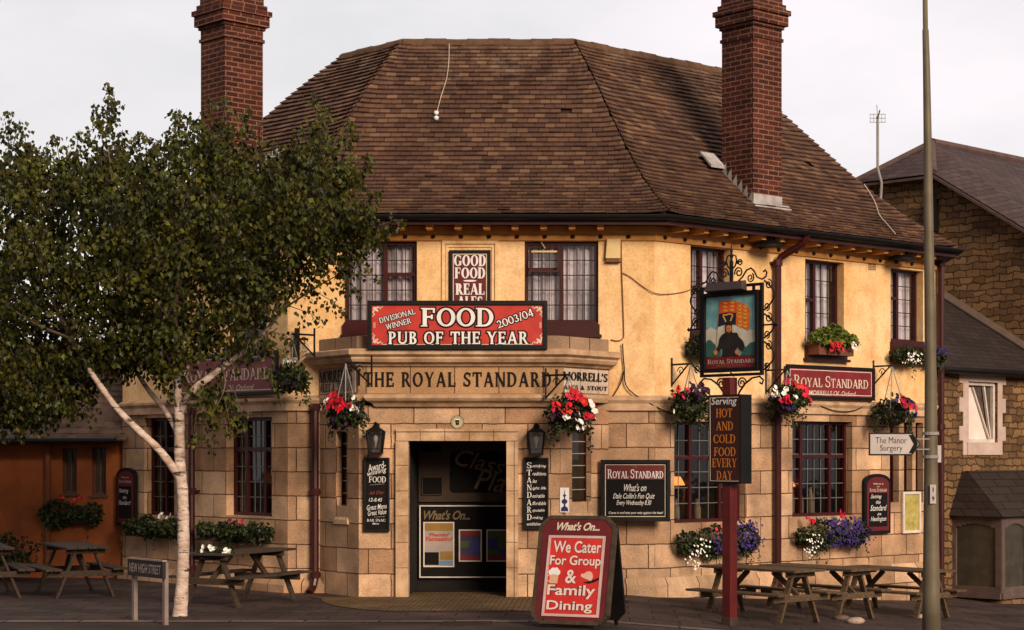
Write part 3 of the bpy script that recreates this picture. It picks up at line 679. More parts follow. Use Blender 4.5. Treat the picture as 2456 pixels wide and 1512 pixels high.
# --- windows
def wave_sheet(x0, x1, z0, z1, y, amp, per, seed=0):
    m_ = MB(); n = int((x1 - x0) / .018); rr = random.Random(seed); ph = [rr.uniform(0, 6) for _ in range(3)]; pts = []
    for i in range(n + 1):
        x = x0 + (x1 - x0) * i / n; pts.append((x, y + amp * (math.sin(x * per + ph[0]) + .6 * math.sin(x * per * 1.7 + ph[1]) + .4 * math.sin(x * per * .45 + ph[2]))))
    for (a, ya), (b, yb) in zip(pts, pts[1:]): m_.face([(a, ya, z0), (b, yb, z0), (b, yb * .9 + y * .1, z1), (a, ya * .9 + y * .1, z1)])
    return m_
def window(P, r, depth, mull, trans=None, cols=None, rows=5, fw=.05, curtain=True, sill=True, seed=1, frame=OXRED, glass=None, bars=BLACK, openlight=None, sillh=.17):
    """r: opening on the wall; mull: fractions of width where mullions stand; trans: {light: height fraction of the transom}"""
    u0, u1, z0, z1 = r; y = depth
    f = MB(); f.ring(u0, u1, z0, z1, fw, y - .03, y + .05)
    xs = [u0 + fw] + [u0 + (u1 - u0) * m for m in mull] + [u1 - fw]
    for m in mull: f.box(u0 + (u1 - u0) * m - .028, u0 + (u1 - u0) * m + .028, y - .035, y + .045, z0 + fw, z1 - fw)
    for li, fr in (trans or {}).items():
        zz = z0 + (z1 - z0) * fr; f.box(xs[li] + (0 if li == 0 else .028), xs[li + 1] - (0 if li == len(xs) - 2 else .028), y - .034, y + .04, zz - .026, zz + .026)
    if sill:
        f.box(u0 - .0, u1 + .0, -.028, y - .031, z0 - .02, z0 + .012)
        f.box(u0 - .02, u1 + .02, -.06, .002, z0 - sillh, z0 - .021); f.box(u0 - .05, u1 + .05, -.10, -.0, z0 - sillh - .045, z0 - sillh - .003)
    fo = pp(f, 'window', frame, P)
    pg = MB(); pg.face([(u0 + fw, y + .01, z0 + fw), (u1 - fw, y + .01, z0 + fw), (u1 - fw, y + .01, z1 - fw), (u0 + fw, y + .01, z1 - fw)])
    pp(pg, 'pane', glass or GLASS, P, fo)
    bb = MB(); bw = .0065
    for i in range(len(xs) - 1):
        a, b = xs[i] + (0 if i == 0 else .028), xs[i + 1] - (0 if i == len(xs) - 2 else .028); nc = cols[i] if cols else 2
        for k in range(1, nc): x = a + (b - a) * k / nc; bb.box(x - bw, x + bw, y - .004, y + .004, z0 + fw, z1 - fw)
        for k in range(1, rows): zz = z0 + fw + (z1 - z0 - 2 * fw) * k / rows; bb.box(a, b, y - .006, y + .003, zz - bw, zz + bw)
    pp(bb, 'glazing_bars', bars, P, fo)
    if curtain:
        gap = (u1 - u0) * .5
        pp(wave_sheet(u0 + .01, u1 - .01, z0 + .02, z1 - .02, y + .12, .03, 50, seed), 'curtain', CURTAIN, P, fo)
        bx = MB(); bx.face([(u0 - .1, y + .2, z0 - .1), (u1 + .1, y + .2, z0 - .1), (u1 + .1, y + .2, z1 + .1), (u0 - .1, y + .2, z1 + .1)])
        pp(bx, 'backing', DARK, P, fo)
    return fo
w1 = window(PA, wA[0], .10, [.56], {1: .60}, [3, 3], rows=5, seed=1)
w2 = window(PA, wA[1], .10, [.50], {0: .66}, [3, 3], rows=5, seed=2)
window(PB, wBu[0], .17, [.42], {0: .52}, [2, 3], rows=5, seed=3, fw=.045)
window(PB, wBu[1], .17, [.40], {0: .55}, [2, 3], rows=5, seed=4, fw=.045)
window(PB, wBu[2], .17, [.40], {0: .60}, [2, 2], rows=5, seed=5, fw=.045)
window(PC, wCu[0], .12, [.5], {0: .6}, [2, 2], rows=5, seed=6); window(PC, wCu[1], .12, [.5], {0: .6}, [2, 2], rows=5, seed=7)
window(PB, wBl[0], .16, [.3, .72], {0: .64, 1: .64, 2: .64}, [2, 3, 2], rows=6, curtain=False, sill=False, glass=GLASSD, bars=LEADBAR)
window(PB, wBl[1], .16, [.24, .72], {0: .63, 1: .63, 2: .63}, [2, 4, 2], rows=6, curtain=False, sill=False, glass=GLASSD, bars=LEADBAR)
window(PC, wCl[0], .16, [.3, .7], {0: .68, 1: .68, 2: .68}, [2, 3, 2], rows=6, curtain=False, sill=False, glass=GLASSD, bars=LEADBAR)
window(PC, wCl[1], .16, [.5], {0: .68, 1: .68}, [2, 2], rows=6, curtain=False, sill=False, glass=GLASSD, bars=LEADBAR)
for r in tri: window(PB, r, .15, [], None, [1], rows=4, curtain=False, sill=False, fw=.018, glass=GLASSD)
# little open casement light of the right-hand front window
u0, u1, z0, z1 = wA[1]; um = (u0 + u1) / 2
cs = MB(); cs.ring(u0 + .07, um - .03, 0, .40, .03, -.012, .012); ca = pp(cs, 'open_casement', OXRED, PA)
ca.rotation_euler = (R(-16), 0, 0); ca.location = PA.w(0, z1 - .06 - .40, 0) - base + Vector((0, -.06, .0))
st = MB(); st.bar((u0 + .22, .04, z0 + 1.22), (u0 + .30, -.02, z0 + 1.08), .012, .012); st.box(u0 + .06, um - .04, .03, .06, z0 + 1.03, z0 + 1.055); pp(st, 'casement_stay', BEIGE, PA)
# the niche moulding behind the small sign
nu0, nu1, nz0, nz1 = PA.box(1060, 578, 1195, 770)
nm = MB(); nm.ring(nu0, nu1, nz0, nz1, .045, -.03, .0); nm.ring(nu0 + .06, nu1 - .06, nz0, nz1 - .06, .035, -.018, .0); pp(nm, 'niche_moulding', RENDER, PA)
av = MB()
au0, au1, az0, az1 = PB.box(2082, 624, 2100, 650)
for i in range(5):
    for j in range(6): av.box(au0 + (au1 - au0) * (i + .2) / 5, au0 + (au1 - au0) * (i + .8) / 5, -.006, -.001, az0 + (az1 - az0) * (j + .2) / 6, az0 + (az1 - az0) * (j + .8) / 6)
pp(av, 'air_brick', IRON, PB)
# --- rainwater pipes
def pipe(P, u, z0, z1, r=.05, name='downpipe', shoe=True, top=None):
    m_ = MB(); pts = []
    if top: pts += top
    pts += [P.w(u, z1, .10), P.w(u, z0, .10)]
    if shoe: pts += [P.w(u - .02, z0 - .12, .14), P.w(u - .06, z0 - .2, .24)]
    m_.tube([p - base for p in pts], r, 10)
    for zz in (z0 + .05, (z0 + z1) / 2, z1 - .02):
        q = P.w(u, zz, .10) - base; m_.lathe([(r, -.05), (r + .02, -.045), (r + .02, .045), (r, .05)], 10, q); m_.bar(q, P.w(u, zz, 0) - base, .16, .03)
    m_.build(name, OXRED, pub, smooth=False)
ub = PB.uz(1854, 620)[0]
pipe(PB, ub, .12, 4.98, .055, top=[PB.w(ub + .22, 5.38, .50), PB.w(ub + .20, 5.25, .45), PB.w(ub + .03, 5.05, .14)])
ua = PA.uz(758, 1000)[0]; pipe(PA, ua, .22, 2.72, .055)
pipe(PB, BL - .02, -.3, 5.25, .055); pipe(PC, PC.uz(473, 1100)[0], .2, 2.7, .05)
# --- the stone porch
por = MB()
HF, HB, PD = 1.415, 2.1, .9
door = (-.713, .664, -.05, 2.2)
ppath = [(PX - HB, 27.4), (PX - HF, 26.5), (PX + HF, 26.5), (PX + HB, 27.4)]
def por_parent(o): return o
swz = [PSL.box(806, 1035, 832, 1214), PSR.box(1372, 1030, 1418, 1203)]
porch = pp(MB().wall(-HF, HF, -.3, ZS - .1, [door], .12, vofs=.02), 'porch', STONE, PF)
def sub(mb, name, mat, P=None, **k):
    """sub-part of the porch: frame of plane P, or world plan coordinates"""
    if P is None: o = mb.build(name, mat, porch, (-PX, -26.5, 0), 0, **k)
    else: o = mb.build(name, mat, porch, P.w(0) - PF.w(0), P.a, **k)
    return o
s1 = [(.30 * SPW, .62 * SPW, swz[1][2], swz[1][3])]; 
s1 = [(swz[1][0], swz[1][1], swz[1][2], swz[1][3])]; s0 = [(swz[0][0], swz[0][1], swz[0][2], swz[0][3])]
sub(MB().wall(0, SPW, -.3, ZS - .1, s1, .16, vofs=.02), 'splay_wall', STONE, PSR)
sub(MB().wall(-SPW, 0, -.3, ZS - .1, s0, .16, vofs=.02), 'splay_wall', STONE, PSL)
for P, q in ((PSR, s1[0]), (PSL, s0[0])):
    m_ = MB(); m_.ring(q[0], q[1], q[2], q[3], .02, .09, .12); fo = sub(m_, 'slit_window', OXRED, P)
    m2 = MB(); m2.face([(q[0], .115, q[2]), (q[1], .115, q[2]), (q[1], .115, q[3]), (q[0], .115, q[3])]); m2.build('pane', M('slit_glass', (.03, .022, .012), rough=.12), porch, fo.location, P.a)
    m3 = MB()
    for k in range(1, 6): zz = q[2] + (q[3] - q[2]) * k / 6; m3.box(q[0], q[1], .10, .112, zz - .006, zz + .006)
    m3.build('glazing_bars', LEAD, porch, fo.location, P.a)
    sl_ = MB(); sl_.hexa([(q[0] - .06, -.025, q[2] - .26), (q[1] + .06, -.025, q[2] - .26), (q[1] + .06, .01, q[2] - .26), (q[0] - .06, .01, q[2] - .26), (q[0] - .03, -.022, q[2] - .2), (q[1] + .03, -.022, q[2] - .2), (q[1], .09, q[2]), (q[0], .09, q[2])]); sub(sl_, 'slit_sill', STONE_PALE, P)
zz = lambda py: EYE - (py - CY) / F * 26.5
sub(MB().sweep(ppath, [(0, zz(963)), (.03, zz(963)), (.05, zz(952)), (.05, zz(945)), (0, zz(944))]), 'string_course', STONE_PALE)
fas = MB(); fas.sweep(ppath, [(-.4, zz(943.8)), (0.012, zz(943.8)), (.012, zz(880)), (-.4, zz(880))])
FASC = MBRICK('fascia_stone', (.42, .24, .12), (.36, .20, .095), (.07, .03, .015), .62, 2.0, .007, stain=(.7, 1.1), off=0)
sub(fas, 'fascia', FASC)
sub(MB().sweep(ppath, [(0, zz(880)), (.05, zz(879)), (.07, zz(874)), (.14, zz(870)), (.17, zz(862)), (.17, zz(858)), (.225, zz(852)), (.225, zz(841)), (.19, zz(838)), (0, zz(836)), (-.6, zz(836)), (-.6, zz(880))]), 'cornice', STONE_PALE)
cj = MB()
sub(MB().sweep([(PX - HB - .0, 27.38), (PX - HF - .03, 26.52), (PX + HF + .03, 26.52), (PX + HB, 27.38)], [(-.16, zz(836) + .002), (0.0, zz(836) + .002), (.0, zz(806)), (-.16, zz(803))]), 'parapet', MBRICK('parapet_stone', (.34, .22, .14), (.25, .16, .10), (.06, .03, .02), .46, 1.0, .010, stain=(.6, 1.1)))
rf = MB(); rf.face([(x, y, zz(837)) for x, y in ppath]); sub(rf, 'porch_roof', LEAD)
hm = MB(); hm.sweep([(PX - 1.12, 26.5), (PX - 1.12, 26.499), (PX + 1.2, 26.499), (PX + 1.2, 26.5)], [(0, zz(976)), (.06, zz(976)), (.10, zz(968)), (.17, zz(962)), (.2, zz(956)), (.2, zz(949)), (.16, zz(946.5)), (0, zz(946.5))]); sub(hm, 'hood_moulding', STONE_PALE)
# architrave round the doorway, cut into blocks
ar = MB(); ax0, ax1, at_ = -.889, .829, 2.372
zc = [-.05, .42, .78, 1.15, 1.50, 1.86, 2.2]
for a, b in zip(zc, zc[1:]):
    for x0, x1, inner in ((ax0, door[0], 1), (door[1], ax1, -1)):
        ar.box(x0, x1, -.055, .0, a + .004, b - .004)
        xo = x0 if inner == 1 else x1 - .05
        ar.box(xo, xo + .05, -.075, -.056, a + .004, b - .004)
n = 5
for k in range(n):
    a = ax0 + (ax1 - ax0) * k / n + .004; b = ax0 + (ax1 - ax0) * (k + 1) / n - .004
    ar.box(a, b, -.055, 0, 2.204, at_ - .04); ar.box(a, b, -.08, 0, at_ - .038, at_)
sub(ar, 'door_surround', STONE_PALE, PF)
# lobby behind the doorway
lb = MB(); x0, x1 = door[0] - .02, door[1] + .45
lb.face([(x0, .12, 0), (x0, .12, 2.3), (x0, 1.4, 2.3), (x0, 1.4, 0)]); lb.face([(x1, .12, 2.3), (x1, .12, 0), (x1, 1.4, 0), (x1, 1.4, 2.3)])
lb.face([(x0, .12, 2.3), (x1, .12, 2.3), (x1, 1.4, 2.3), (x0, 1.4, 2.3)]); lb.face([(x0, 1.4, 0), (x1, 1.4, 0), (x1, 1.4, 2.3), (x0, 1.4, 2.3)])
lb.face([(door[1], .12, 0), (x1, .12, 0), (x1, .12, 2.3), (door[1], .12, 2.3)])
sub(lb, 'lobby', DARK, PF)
lp = MB(); PL = Plane(PX, 26.5 + 1.36, 0)
a, b, c, d = PL.box(1004, 1062, 1240, 1204); lp.box(a, b, 1.355, 1.375, c, d); sub(lp, 'lobby_panelling', LOBBY, PF)
a, b, c, d = PL.box(1080, 1083, 1240, 1181); lp = MB(); lp.prism([(a + .04, c), (b, c), (b, d), (a, d), (a, c + .04)], 1.335, 1.353); gp_ = sub(lp, 'painted_panel', CHALKB, PF)
tx = MB()
q = PL.box(1092, 1088, 1212, 1128); write(tx, sans('Class', .004, .3), q[0], q[1], q[2] + .0, q[3], 1.332, rot=-12)
q = PL.box(1140, 1128, 1212, 1178); write(tx, sans('Pla', .004, .3), q[0], q[1], q[2], q[3], 1.332, rot=-8)
sub(tx, 'lettering', DIMGOLD, PF)
# cast lettering on the fascia
def fasc(P, txt, x0, y0, x1, y1, off=.012, **k):
    q = P.box(x0, y0, x1, y1); m_ = MB(); P_ = serif(txt, **k)
    write(m_, P_, q[0], q[1], q[2], q[3], -off - .012)
    return m_
PANELP = MBRICK('lit_fascia_pale', (.60, .46, .36), (.52, .38, .28), (.12, .06, .03), .42, 2.0, .006, stain=(.7, 1.1), off=0)  # pale tone of the added splay plates paints the light falling there
sub(MB().box(.06, SPW - .03, -.020, -.0125, zz(941), zz(883)), 'lit_fascia_plate', PANELP, PSR); sub(MB().box(-SPW + .03, -.06, -.020, -.0125, zz(941), zz(883)), 'lit_fascia_plate', PANELP, PSL)
sub(fasc(PF, 'THE ROYAL STANDARD', 873, 893, 1322, 928, T=.2, t=.11, sf=.05, gap=.16), 'lettering', BLACKT, PF)
m_ = fasc(PSR, "MORRELL'S", 1347, 891, 1453, 917, off=.022, T=.24, t=.09, sf=.04, gap=.05); sub(m_, 'lettering', BLACKT, PSR); m_ = MB(); q = PSR.box(1347, 923, 1452, 938); write(m_, serif('ALES & STOUT', T=.26, t=.1, sf=.05, gap=.08), q[0], q[1], q[2], q[3], -.034); sub(m_, 'lettering', BLACKT, PSR)
m_ = fasc(PSL, "MORRELL'S", 771, 891, 850, 915, off=.022, T=.24, t=.09, sf=.04, gap=.05); sub(m_, 'lettering', BLACKT, PSL); m_ = MB(); q = PSL.box(772, 922, 850, 938); write(m_, serif('ALES & STOUT', T=.26, t=.1, sf=.05, gap=.08), q[0], q[1], q[2], q[3], -.034); sub(m_, 'lettering', BLACKT, PSL)
for px in (859, 1333):      # iron strips that end the name panel
    q = PF.box(px, 886, px + 5, 925); sub(MB().box(q[0], q[1], -.03, -.013, q[2], q[3]), 'iron_strip', IRON, PF)
# ------------------------------------------------------------------ boards and signs on the walls
def board(name, label, cat, P, px, off, face, fw, frame=BLACK, group=None, line=None, lw=.012, fd=.05):
    """a framed board; returns (thing, width, height, y of the panel face)"""
    u0, u1, z0, z1 = P.box(*px) if len(px) == 4 else px
    t = thing(name, label, cat, P.w(u0, z0, off), P.a, group); W, H = u1 - u0, z1 - z0
    f = MB(); f.ring(0, W, 0, H, fw, -fd, 0); f.build('frame', frame, t, bevel=.006)
    p = MB(); p.box(fw, W - fw, -fd * .55, -.003, fw, H - fw); p.build('panel', face, t)
    if line:
        l = MB(); g_ = fw + line; l.ring(g_, W - g_, g_, H - g_, lw, -fd * .55 - .003, -fd * .55 - .0005); l.build('border_line', CREAMT, t)
    return t, W, H, -fd * .55 - .0015
def words(t, W, H, y, rows, mat, name='lettering'): words_rows(W, H, rows, y, name, mat, t)
# good food
t, W, H, y = board('wall_sign', 'tall maroon sign reading GOOD FOOD REAL ALES in a niche between the upper windows', 'sign', PA, (1078, 601, 1177, 764), .01, MAROON, .045, line=.008)
words(t, W, H, y, [('GOOD', .115, .885, .765, .93, 'fat'), ('FOOD', .13, .87, .585, .745, 'fat'), ('REAL', .15, .85, .345, .51, 'fat'), ('ALES', .2, .8, .16, .322, 'fat')], WHITE)
d_ = MB(); d_.prism([(W / 2 + .16 * W * math.cos(R(a)), H * .549 + .014 * H * math.sin(R(a))) for a in range(0, 360, 24)], y - .002, y); d_.build('flourish', WHITE, t)
# banner board on the porch parapet
PBN = Plane(PX, 26.28, 0)
t, W, H, y = board('banner_board', 'wide red black-framed board reading FOOD PUB OF THE YEAR above the entrance', 'sign', PBN, (882, 722, 1313, 839), 0, SIGNRED, .062, fd=.06)
bk_ = MB()
rows1 = [('FOOD', .30, .70, .48, .845, 'serif')]; rows2 = [('PUB OF THE YEAR', .115, .895, .105, .37, 'serif')]
def heavy(txt, fx0, fx1, fz0, fz1, rot=0, T=.2, t_=.1, sf=.06, gap=.09, out=.0):
    return serif(txt, T=T, t=t_, sf=sf, gap=gap), fx0 * W, fx1 * W, fz0 * H, fz1 * H, rot
txts = [(serif('FOOD', T=.2, t=.1, sf=.06, gap=.06), .297, .70, .47, .85, 0, .021), (serif('PUB OF THE YEAR', T=.2, t=.11, sf=.06, gap=.12), .115, .895, .11, .365, 0, .019),
        (serif('DIVISIONAL', T=.17, t=.09, sf=.06), .062, .268, .63, .74, 15, .008), (serif('WINNER', T=.17, t=.09, sf=.06), .10, .245, .47, .58, 15, .008), (serif('2003/04', T=.16, t=.1, sf=.05, gap=.05), .715, .925, .545, .72, 20, .012)]
for P_, a, b, c, d, r_, o_ in txts:
    write(MB(), P_, a * W, b * W, c * H, d * H, y - .001, r_, out=o_, step=.0001).build('letter_outline', BLACKT, t)
    write(MB(), P_, a * W, b * W, c * H, d * H, y - .008, r_, step=.0001).build('lettering', WHITE, t)
bl_ = MB(); e = .085
for zz_ in (.075, .915): bl_.box(.2, W - .2, y - .002, y, zz_ * H, zz_ * H + .007); bl_.box(.2, W - .2, y - .002, y, zz_ * H + .016, zz_ * H + .023)
for xx in (e, W - e - .023): bl_.box(xx, xx + .007, y - .002, y, .3, H - .3); bl_.box(xx + .016, xx + .023, y - .002, y, .3, H - .3)
bl_.build('border_line', CREAMT, t)
for sx in (0, 1):
    for sz in (0, 1):
        oc = MB()
        for cx_, cz_, r_ in ((.045, .045, .026), (.085, .03, .016), (.03, .085, .016), (.125, .04, .013), (.04, .125, .013), (.085, .075, .014), (.15, .022, .01), (.022, .15, .01), (.065, .06, .02), (.105, .026, .011), (.026, .105, .011)):
            X = e + cx_ - .03 if not sx else W - e - cx_ + .03; Z = e - .02 + cz_ if not sz else H - e + .02 - cz_
            oc.prism([(X + r_ * math.cos(R(a)) * (1.3 if a % 80 else .7), Z + r_ * math.sin(R(a)) * (1.3 if a % 80 else .7)) for a in range(0, 360, 40)], y - .002 - .0004 * r_ * 100, y)
        oc.build('corner_ornament', CREAMT, t)
# long wall signs
def royal(P, px, label):
    t, W, H, y = board('pub_name_board', label, 'sign', P, px, .05, MAROON_B, .05, line=.02, lw=.012, group='name boards of the pub')
    words(t, W, H, y, [('The', .475, .53, .79, .87, 'ital')], DIMGOLD, 'small_lettering')
    words(t, W, H, y, [('ROYAL STANDARD', .075, .925, .36, .70, 'small'), ('MORRELLS Of  Oxford', .24, .78, .12, .26, 'ital')], CREAMT)
royal(PB, (1878, 874, 2088, 962), 'long maroon board lettered in cream under the planted upper window of the right wing')
royal(PC, (432, 857, 676, 946), 'long maroon board lettered in cream half hidden by the birch tree')
# chalkboards beside the door
t, W, H, y = board('chalkboard', 'narrow black chalkboard reading Award-winning FOOD left of the doorway', 'chalkboard', PF, (873, 1098, 935, 1275), .02, CHALKB, .03, group='chalkboards by the door')
words(t, W, H, y, [('Award-', .14, .86, .83, .93, 'script', 14), ('winning', .14, .9, .76, .84, 'script', 14), ('FOOD', .2, .86, .665, .745, 'serif'), ('12-8.45', .2, .72, .405, .455, 'ital'), ('Great Menu', .12, .9, .30, .37, 'script', 6), ('Great Value', .16, .88, .225, .295, 'script', 6), ('BAR SNACK', .13, .84, .135, .17, 'serif'), ('Menu', .34, .6, .095, .12, 'script')], CHALK)
words(t, W, H, y, [('All Day', .2, .8, .49, .55, 'script', 4)], M('red_chalk', (.22, .03, .02)), 'red_lettering')
u_ = MB(); u_.bar((.25 * W, y, .63 * H), (.8 * W, y, .645 * H), .008, .002); u_.bar((.4 * W, y, .195 * H), (.82 * W, y, .205 * H), .007, .002); u_.build('underline', CHALK, t)
t, W, H, y = board('chalkboard', 'narrow black chalkboard spelling STANDARD down its edge right of the doorway', 'chalkboard', PF, (1256, 1098, 1316, 1270), .02, CHALKB, .03, group='chalkboards by the door')
rows = []
for i, (c, r_) in enumerate((('S', 'atisfying'), ('T', 'raditional'), ('A', 'les'), ('N', 'ight life'), ('D', 'esirable'), ('A', 'ffordable'), ('R', 'eputable'), ('D', 'rinking'))):
    zt = .935 - i * .103
    rows += [(c, .13, .32, zt - .082, zt, 'serif'), (r_, .35, .35 + .062 * len(r_), zt - .08, zt - .03, 'script')]
rows.append(('establishment', .13, .82, .055, .10, 'script')); words(t, W, H, y, rows, CHALK)
# quiz board
PQ = Plane(0, 27.18, 0)
t, W, H, y = board('quiz_board', 'black board headed ROYAL STANDARD advertising a fun quiz, right of the porch', 'sign', PQ, (1440, 1103, 1607, 1251), 0, CHALKB, .055, line=.012, lw=.01, fd=.08)
m_ = MB(); m_.box(.075, W - .075, y - .001, y + .002, .68 * H, H - .075); m_.build('heading_panel', MAROON, t); y2 = y - .0025
words(t, W, H, y2, [('The', .47, .53, .86, .905, 'ital')], DIMGOLD, 'small_lettering')
words(t, W, H, y2, [('ROYAL STANDARD', .1, .9, .70, .845, 'small')], WHITE)
words(t, W, H, y, [("What's on", .34, .66, .49, .61, 'script'), ("Dale Collin's Fun Quiz", .18, .78, .355, .46, 'script'), ('Every Wednesday 8.30', .23, .73, .245, .345, 'script'), ('Come in and test your wits against the best!', .12, .9, .11, .165, 'ital')], CHALK, 'chalk_lettering')
# arched chalk signs
def arched(P, px, label, rows_t, rows_c):
    u0, u1, z0, z1 = P.box(*px); t = thing('arched_sign', label, 'sign', P.w(u0, z0, .02), P.a, 'arched chalk signs'); W, H = u1 - u0, z1 - z0
    def arch(m, bot, rise): return [(m, bot), (W - m, bot)] + [(W / 2 + (W / 2 - m) * math.cos(R(a)), H - rise - m + rise * math.sin(R(a))) for a in range(0, 181, 15)]
    MB().prism(arch(0, 0, .13), -.05, 0).build('frame', BLACK, t); MB().prism(arch(.05, .05, .12), -.058, -.051).build('panel', MAROON, t)
    MB().box(.10, W - .10, -.064, -.0585, .12, H * .68).build('chalk_panel', CHALKB, t)
    words_rows(W, H, rows_t, -.0605, 'lettering', CREAMT, t); words_rows(W, H, rows_c, -.066, 'chalk_lettering', CHALK, t)
arched(PB, (2066, 1137, 2128, 1279), 'maroon arched sign with chalk writing at the right end of the stone wall', [('Welcome to', .3, .7, .82, .85, 'ital'), ('the', .45, .55, .775, .80, 'ital'), ('ROYAL STANDARD', .17, .83, .70, .76, 'small')],
       [('Setting', .2, .62, .575, .655, 'script'), ('the', .4, .58, .50, .56, 'script'), ('Standard', .18, .82, .385, .48, 'script'), ('in', .45, .6, .31, .35, 'ital'), ('Headington', .2, .8, .19, .29, 'script')])
arched(PC, (288, 1122, 333, 1262), 'dark arched sign at the shaded left corner of the stone wall', [('Welcome to', .3, .7, .82, .85, 'ital'), ('ROYAL STANDARD', .17, .83, .74, .79, 'small')], [('Setting', .2, .7, .55, .64, 'script'), ('the', .4, .6, .46, .52, 'script'), ('Standard', .18, .82, .36, .44, 'script')])
# notice case
t, W, H, y = board('notice_case', 'white framed notice case on the stone wall beside the lamp column', 'notice case', PB, (2160, 1180, 2203, 1278), .01, M('mottled_notice', (.42, .36, .10), (.28, .2, .05), scale=9), .045, frame=WHITEW)
# tall narrow pump sign on the porch
q = PF.box(1343, 1170, 1365, 1229); t = thing('bottle_plaque', 'small white plaque with a navy bottle shape beside the right slit window', 'plaque', PF.w(q[0], q[2], .004), 0); W, H = q[1] - q[0], q[3] - q[2]
MB().box(0, W, -.012, 0, 0, H).build('plate', WHITE, t)
m_ = MB(); m_.prism([(.1 * W, .04 * H), (.9 * W, .04 * H), (.86 * W, .18 * H), (.6 * W, .25 * H), (.56 * W, .62 * H), (.7 * W, .68 * H), (.55 * W, .74 * H), (.5 * W, .96 * H), (.45 * W, .74 * H), (.3 * W, .68 * H), (.44 * W, .62 * H), (.4 * W, .25 * H), (.14 * W, .18 * H)], -.0145, -.0125)
m_.prism([(W * .5 + .32 * W * math.cos(R(a)), H * .44 + .1 * H * math.sin(R(a))) for a in range(0, 360, 24)], -.0165, -.015); m_.build('printed_emblem', NAVY, t)
# round plaque
q = PF.uz(1097, 1013); t = thing('round_plaque', 'small round cream plaque with a glass emblem over the doorway', 'plaque', PF.w(q[0], q[1], .0), 0); r_ = 16 / 170.6
disc = lambda r, y0, y1: MB().prism([(r * math.cos(R(a)), r * math.sin(R(a))) for a in range(0, 360, 15)], y0, y1)
disc(r_, -.012, 0).build('rim', BLACK, t); disc(r_ * .92, -.015, -.0125).build('plate', M('plaque_cream', (.45, .36, .2)), t)
ri = MB()
for a in range(0, 360, 15): ri.box(r_ * .76 * math.cos(R(a)) - .003, r_ * .76 * math.cos(R(a)) + .003, -.017, -.0155, r_ * .76 * math.sin(R(a)) - .004, r_ * .76 * math.sin(R(a)) + .004)
ri.build('rim_lettering', BLACKT, t)
m_ = MB(); m_.prism([(-.02, -.04), (.02, -.04), (.03, .03), (-.03, .03)], -.018, -.0155); m_.build('glass_emblem', BLACKT, t); m_ = MB(); m_.prism([(-.03, .031), (.03, .031), (.031, .045), (-.031, .045)], -.018, -.0155); m_.bar((-.012, -.019, -.012), (.014, -.019, .008), .007, .002); m_.build('foam_emblem', WHITE, t)
# notice board in the lobby
t, W, H, y = board('notice_board', "dark notice board headed What's On... inside the doorway", 'notice board', PL, (1006, 1212, 1232, 1386), .02, CHALKB, .02, frame=WHITEW, fd=.03)
words(t, W, H, y, [("What's On...", .05, .54, .80, .93, 'brush')], DIMGOLD)
fy = y
def poster(px, cols, txts):
    a, b, c, d = PL.box(*px); u0, _, z0, _ = PL.box(1006, 1212, 1232, 1386); a -= u0; b -= u0; c -= z0; d -= z0
    f = MB(); f.ring(a, b, c, d, .018, fy - .014, fy); po = f.build('poster_frame', WHITEW, t)
    MB().box(a + .018, b - .018, fy - .006, fy, c + .018, d - .018).build('poster', cols[0], po)
    for k, (mat_, x0, x1, z0_, z1_) in enumerate(cols[1]): MB().box(a + .018 + (b - a - .036) * x0, a + .018 + (b - a - .036) * x1, fy - .0075 - k * .0004, fy - .0062, c + .018 + (d - c - .036) * z0_, c + .018 + (d - c - .036) * z1_).build('printed_patch', mat_, po)
    if txts:
        m_ = MB()
        for tx_, x0, x1, z0_, z1_ in txts: write(m_, sans(tx_, .03), a + (b - a) * x0, a + (b - a) * x1, c + (d - c) * z0_, c + (d - c) * z1_, fy - .011)
        m_.build('lettering', M('poster_red', (.45, .06, .02)), po)
pgrey = M('poster_grey', (.34, .26, .23)); pyel = M('poster_amber', (.26, .14, .03)); pbl = M('poster_blue', (.04, .04, .16)); pgr = M('poster_green', (.06, .09, .02)); prd = M('poster_crimson', (.18, .02, .02)); psk = M('poster_sky', (.12, .2, .3))
poster((1016, 1252, 1090, 1360), (pgrey, [(pyel, 0, 1, .82, 1), (CHALKB, .0, .5, .02, .32), (psk, .52, 1, 0, .12), (pyel, .55, 1, .14, .34)]), [("Flamin'", .2, .85, .68, .76), ('Fantastic!', .08, .94, .58, .67)])
poster((1101, 1270, 1156, 1347), (M('poster_plum', (.06, .03, .08)), [(prd, 0, 1, 0, .18), (pbl, .5, 1, .2, .7), (pgr, 0, .45, .42, .66), (prd, 0, 1, .84, 1)]), None)
poster((1167, 1270, 1222, 1347), (pgr, [(pbl, 0, .5, .35, .75), (prd, 0, 1, 0, .2), (pbl, .5, 1, .18, .4)]), None)
for px, lab in (((1010, 1064, 1060, 1086), 'upper small dark picture frame inside the doorway'), ((1012, 1144, 1062, 1188), 'lower small dark picture frame inside the doorway')):
    t2, W2, H2, _ = board('picture_frame', lab, 'picture frame', PL, px, .02, CHALKB, .012, frame=M('dull_frame', (.07, .045, .03)), fd=.02, group='small frames in the doorway')
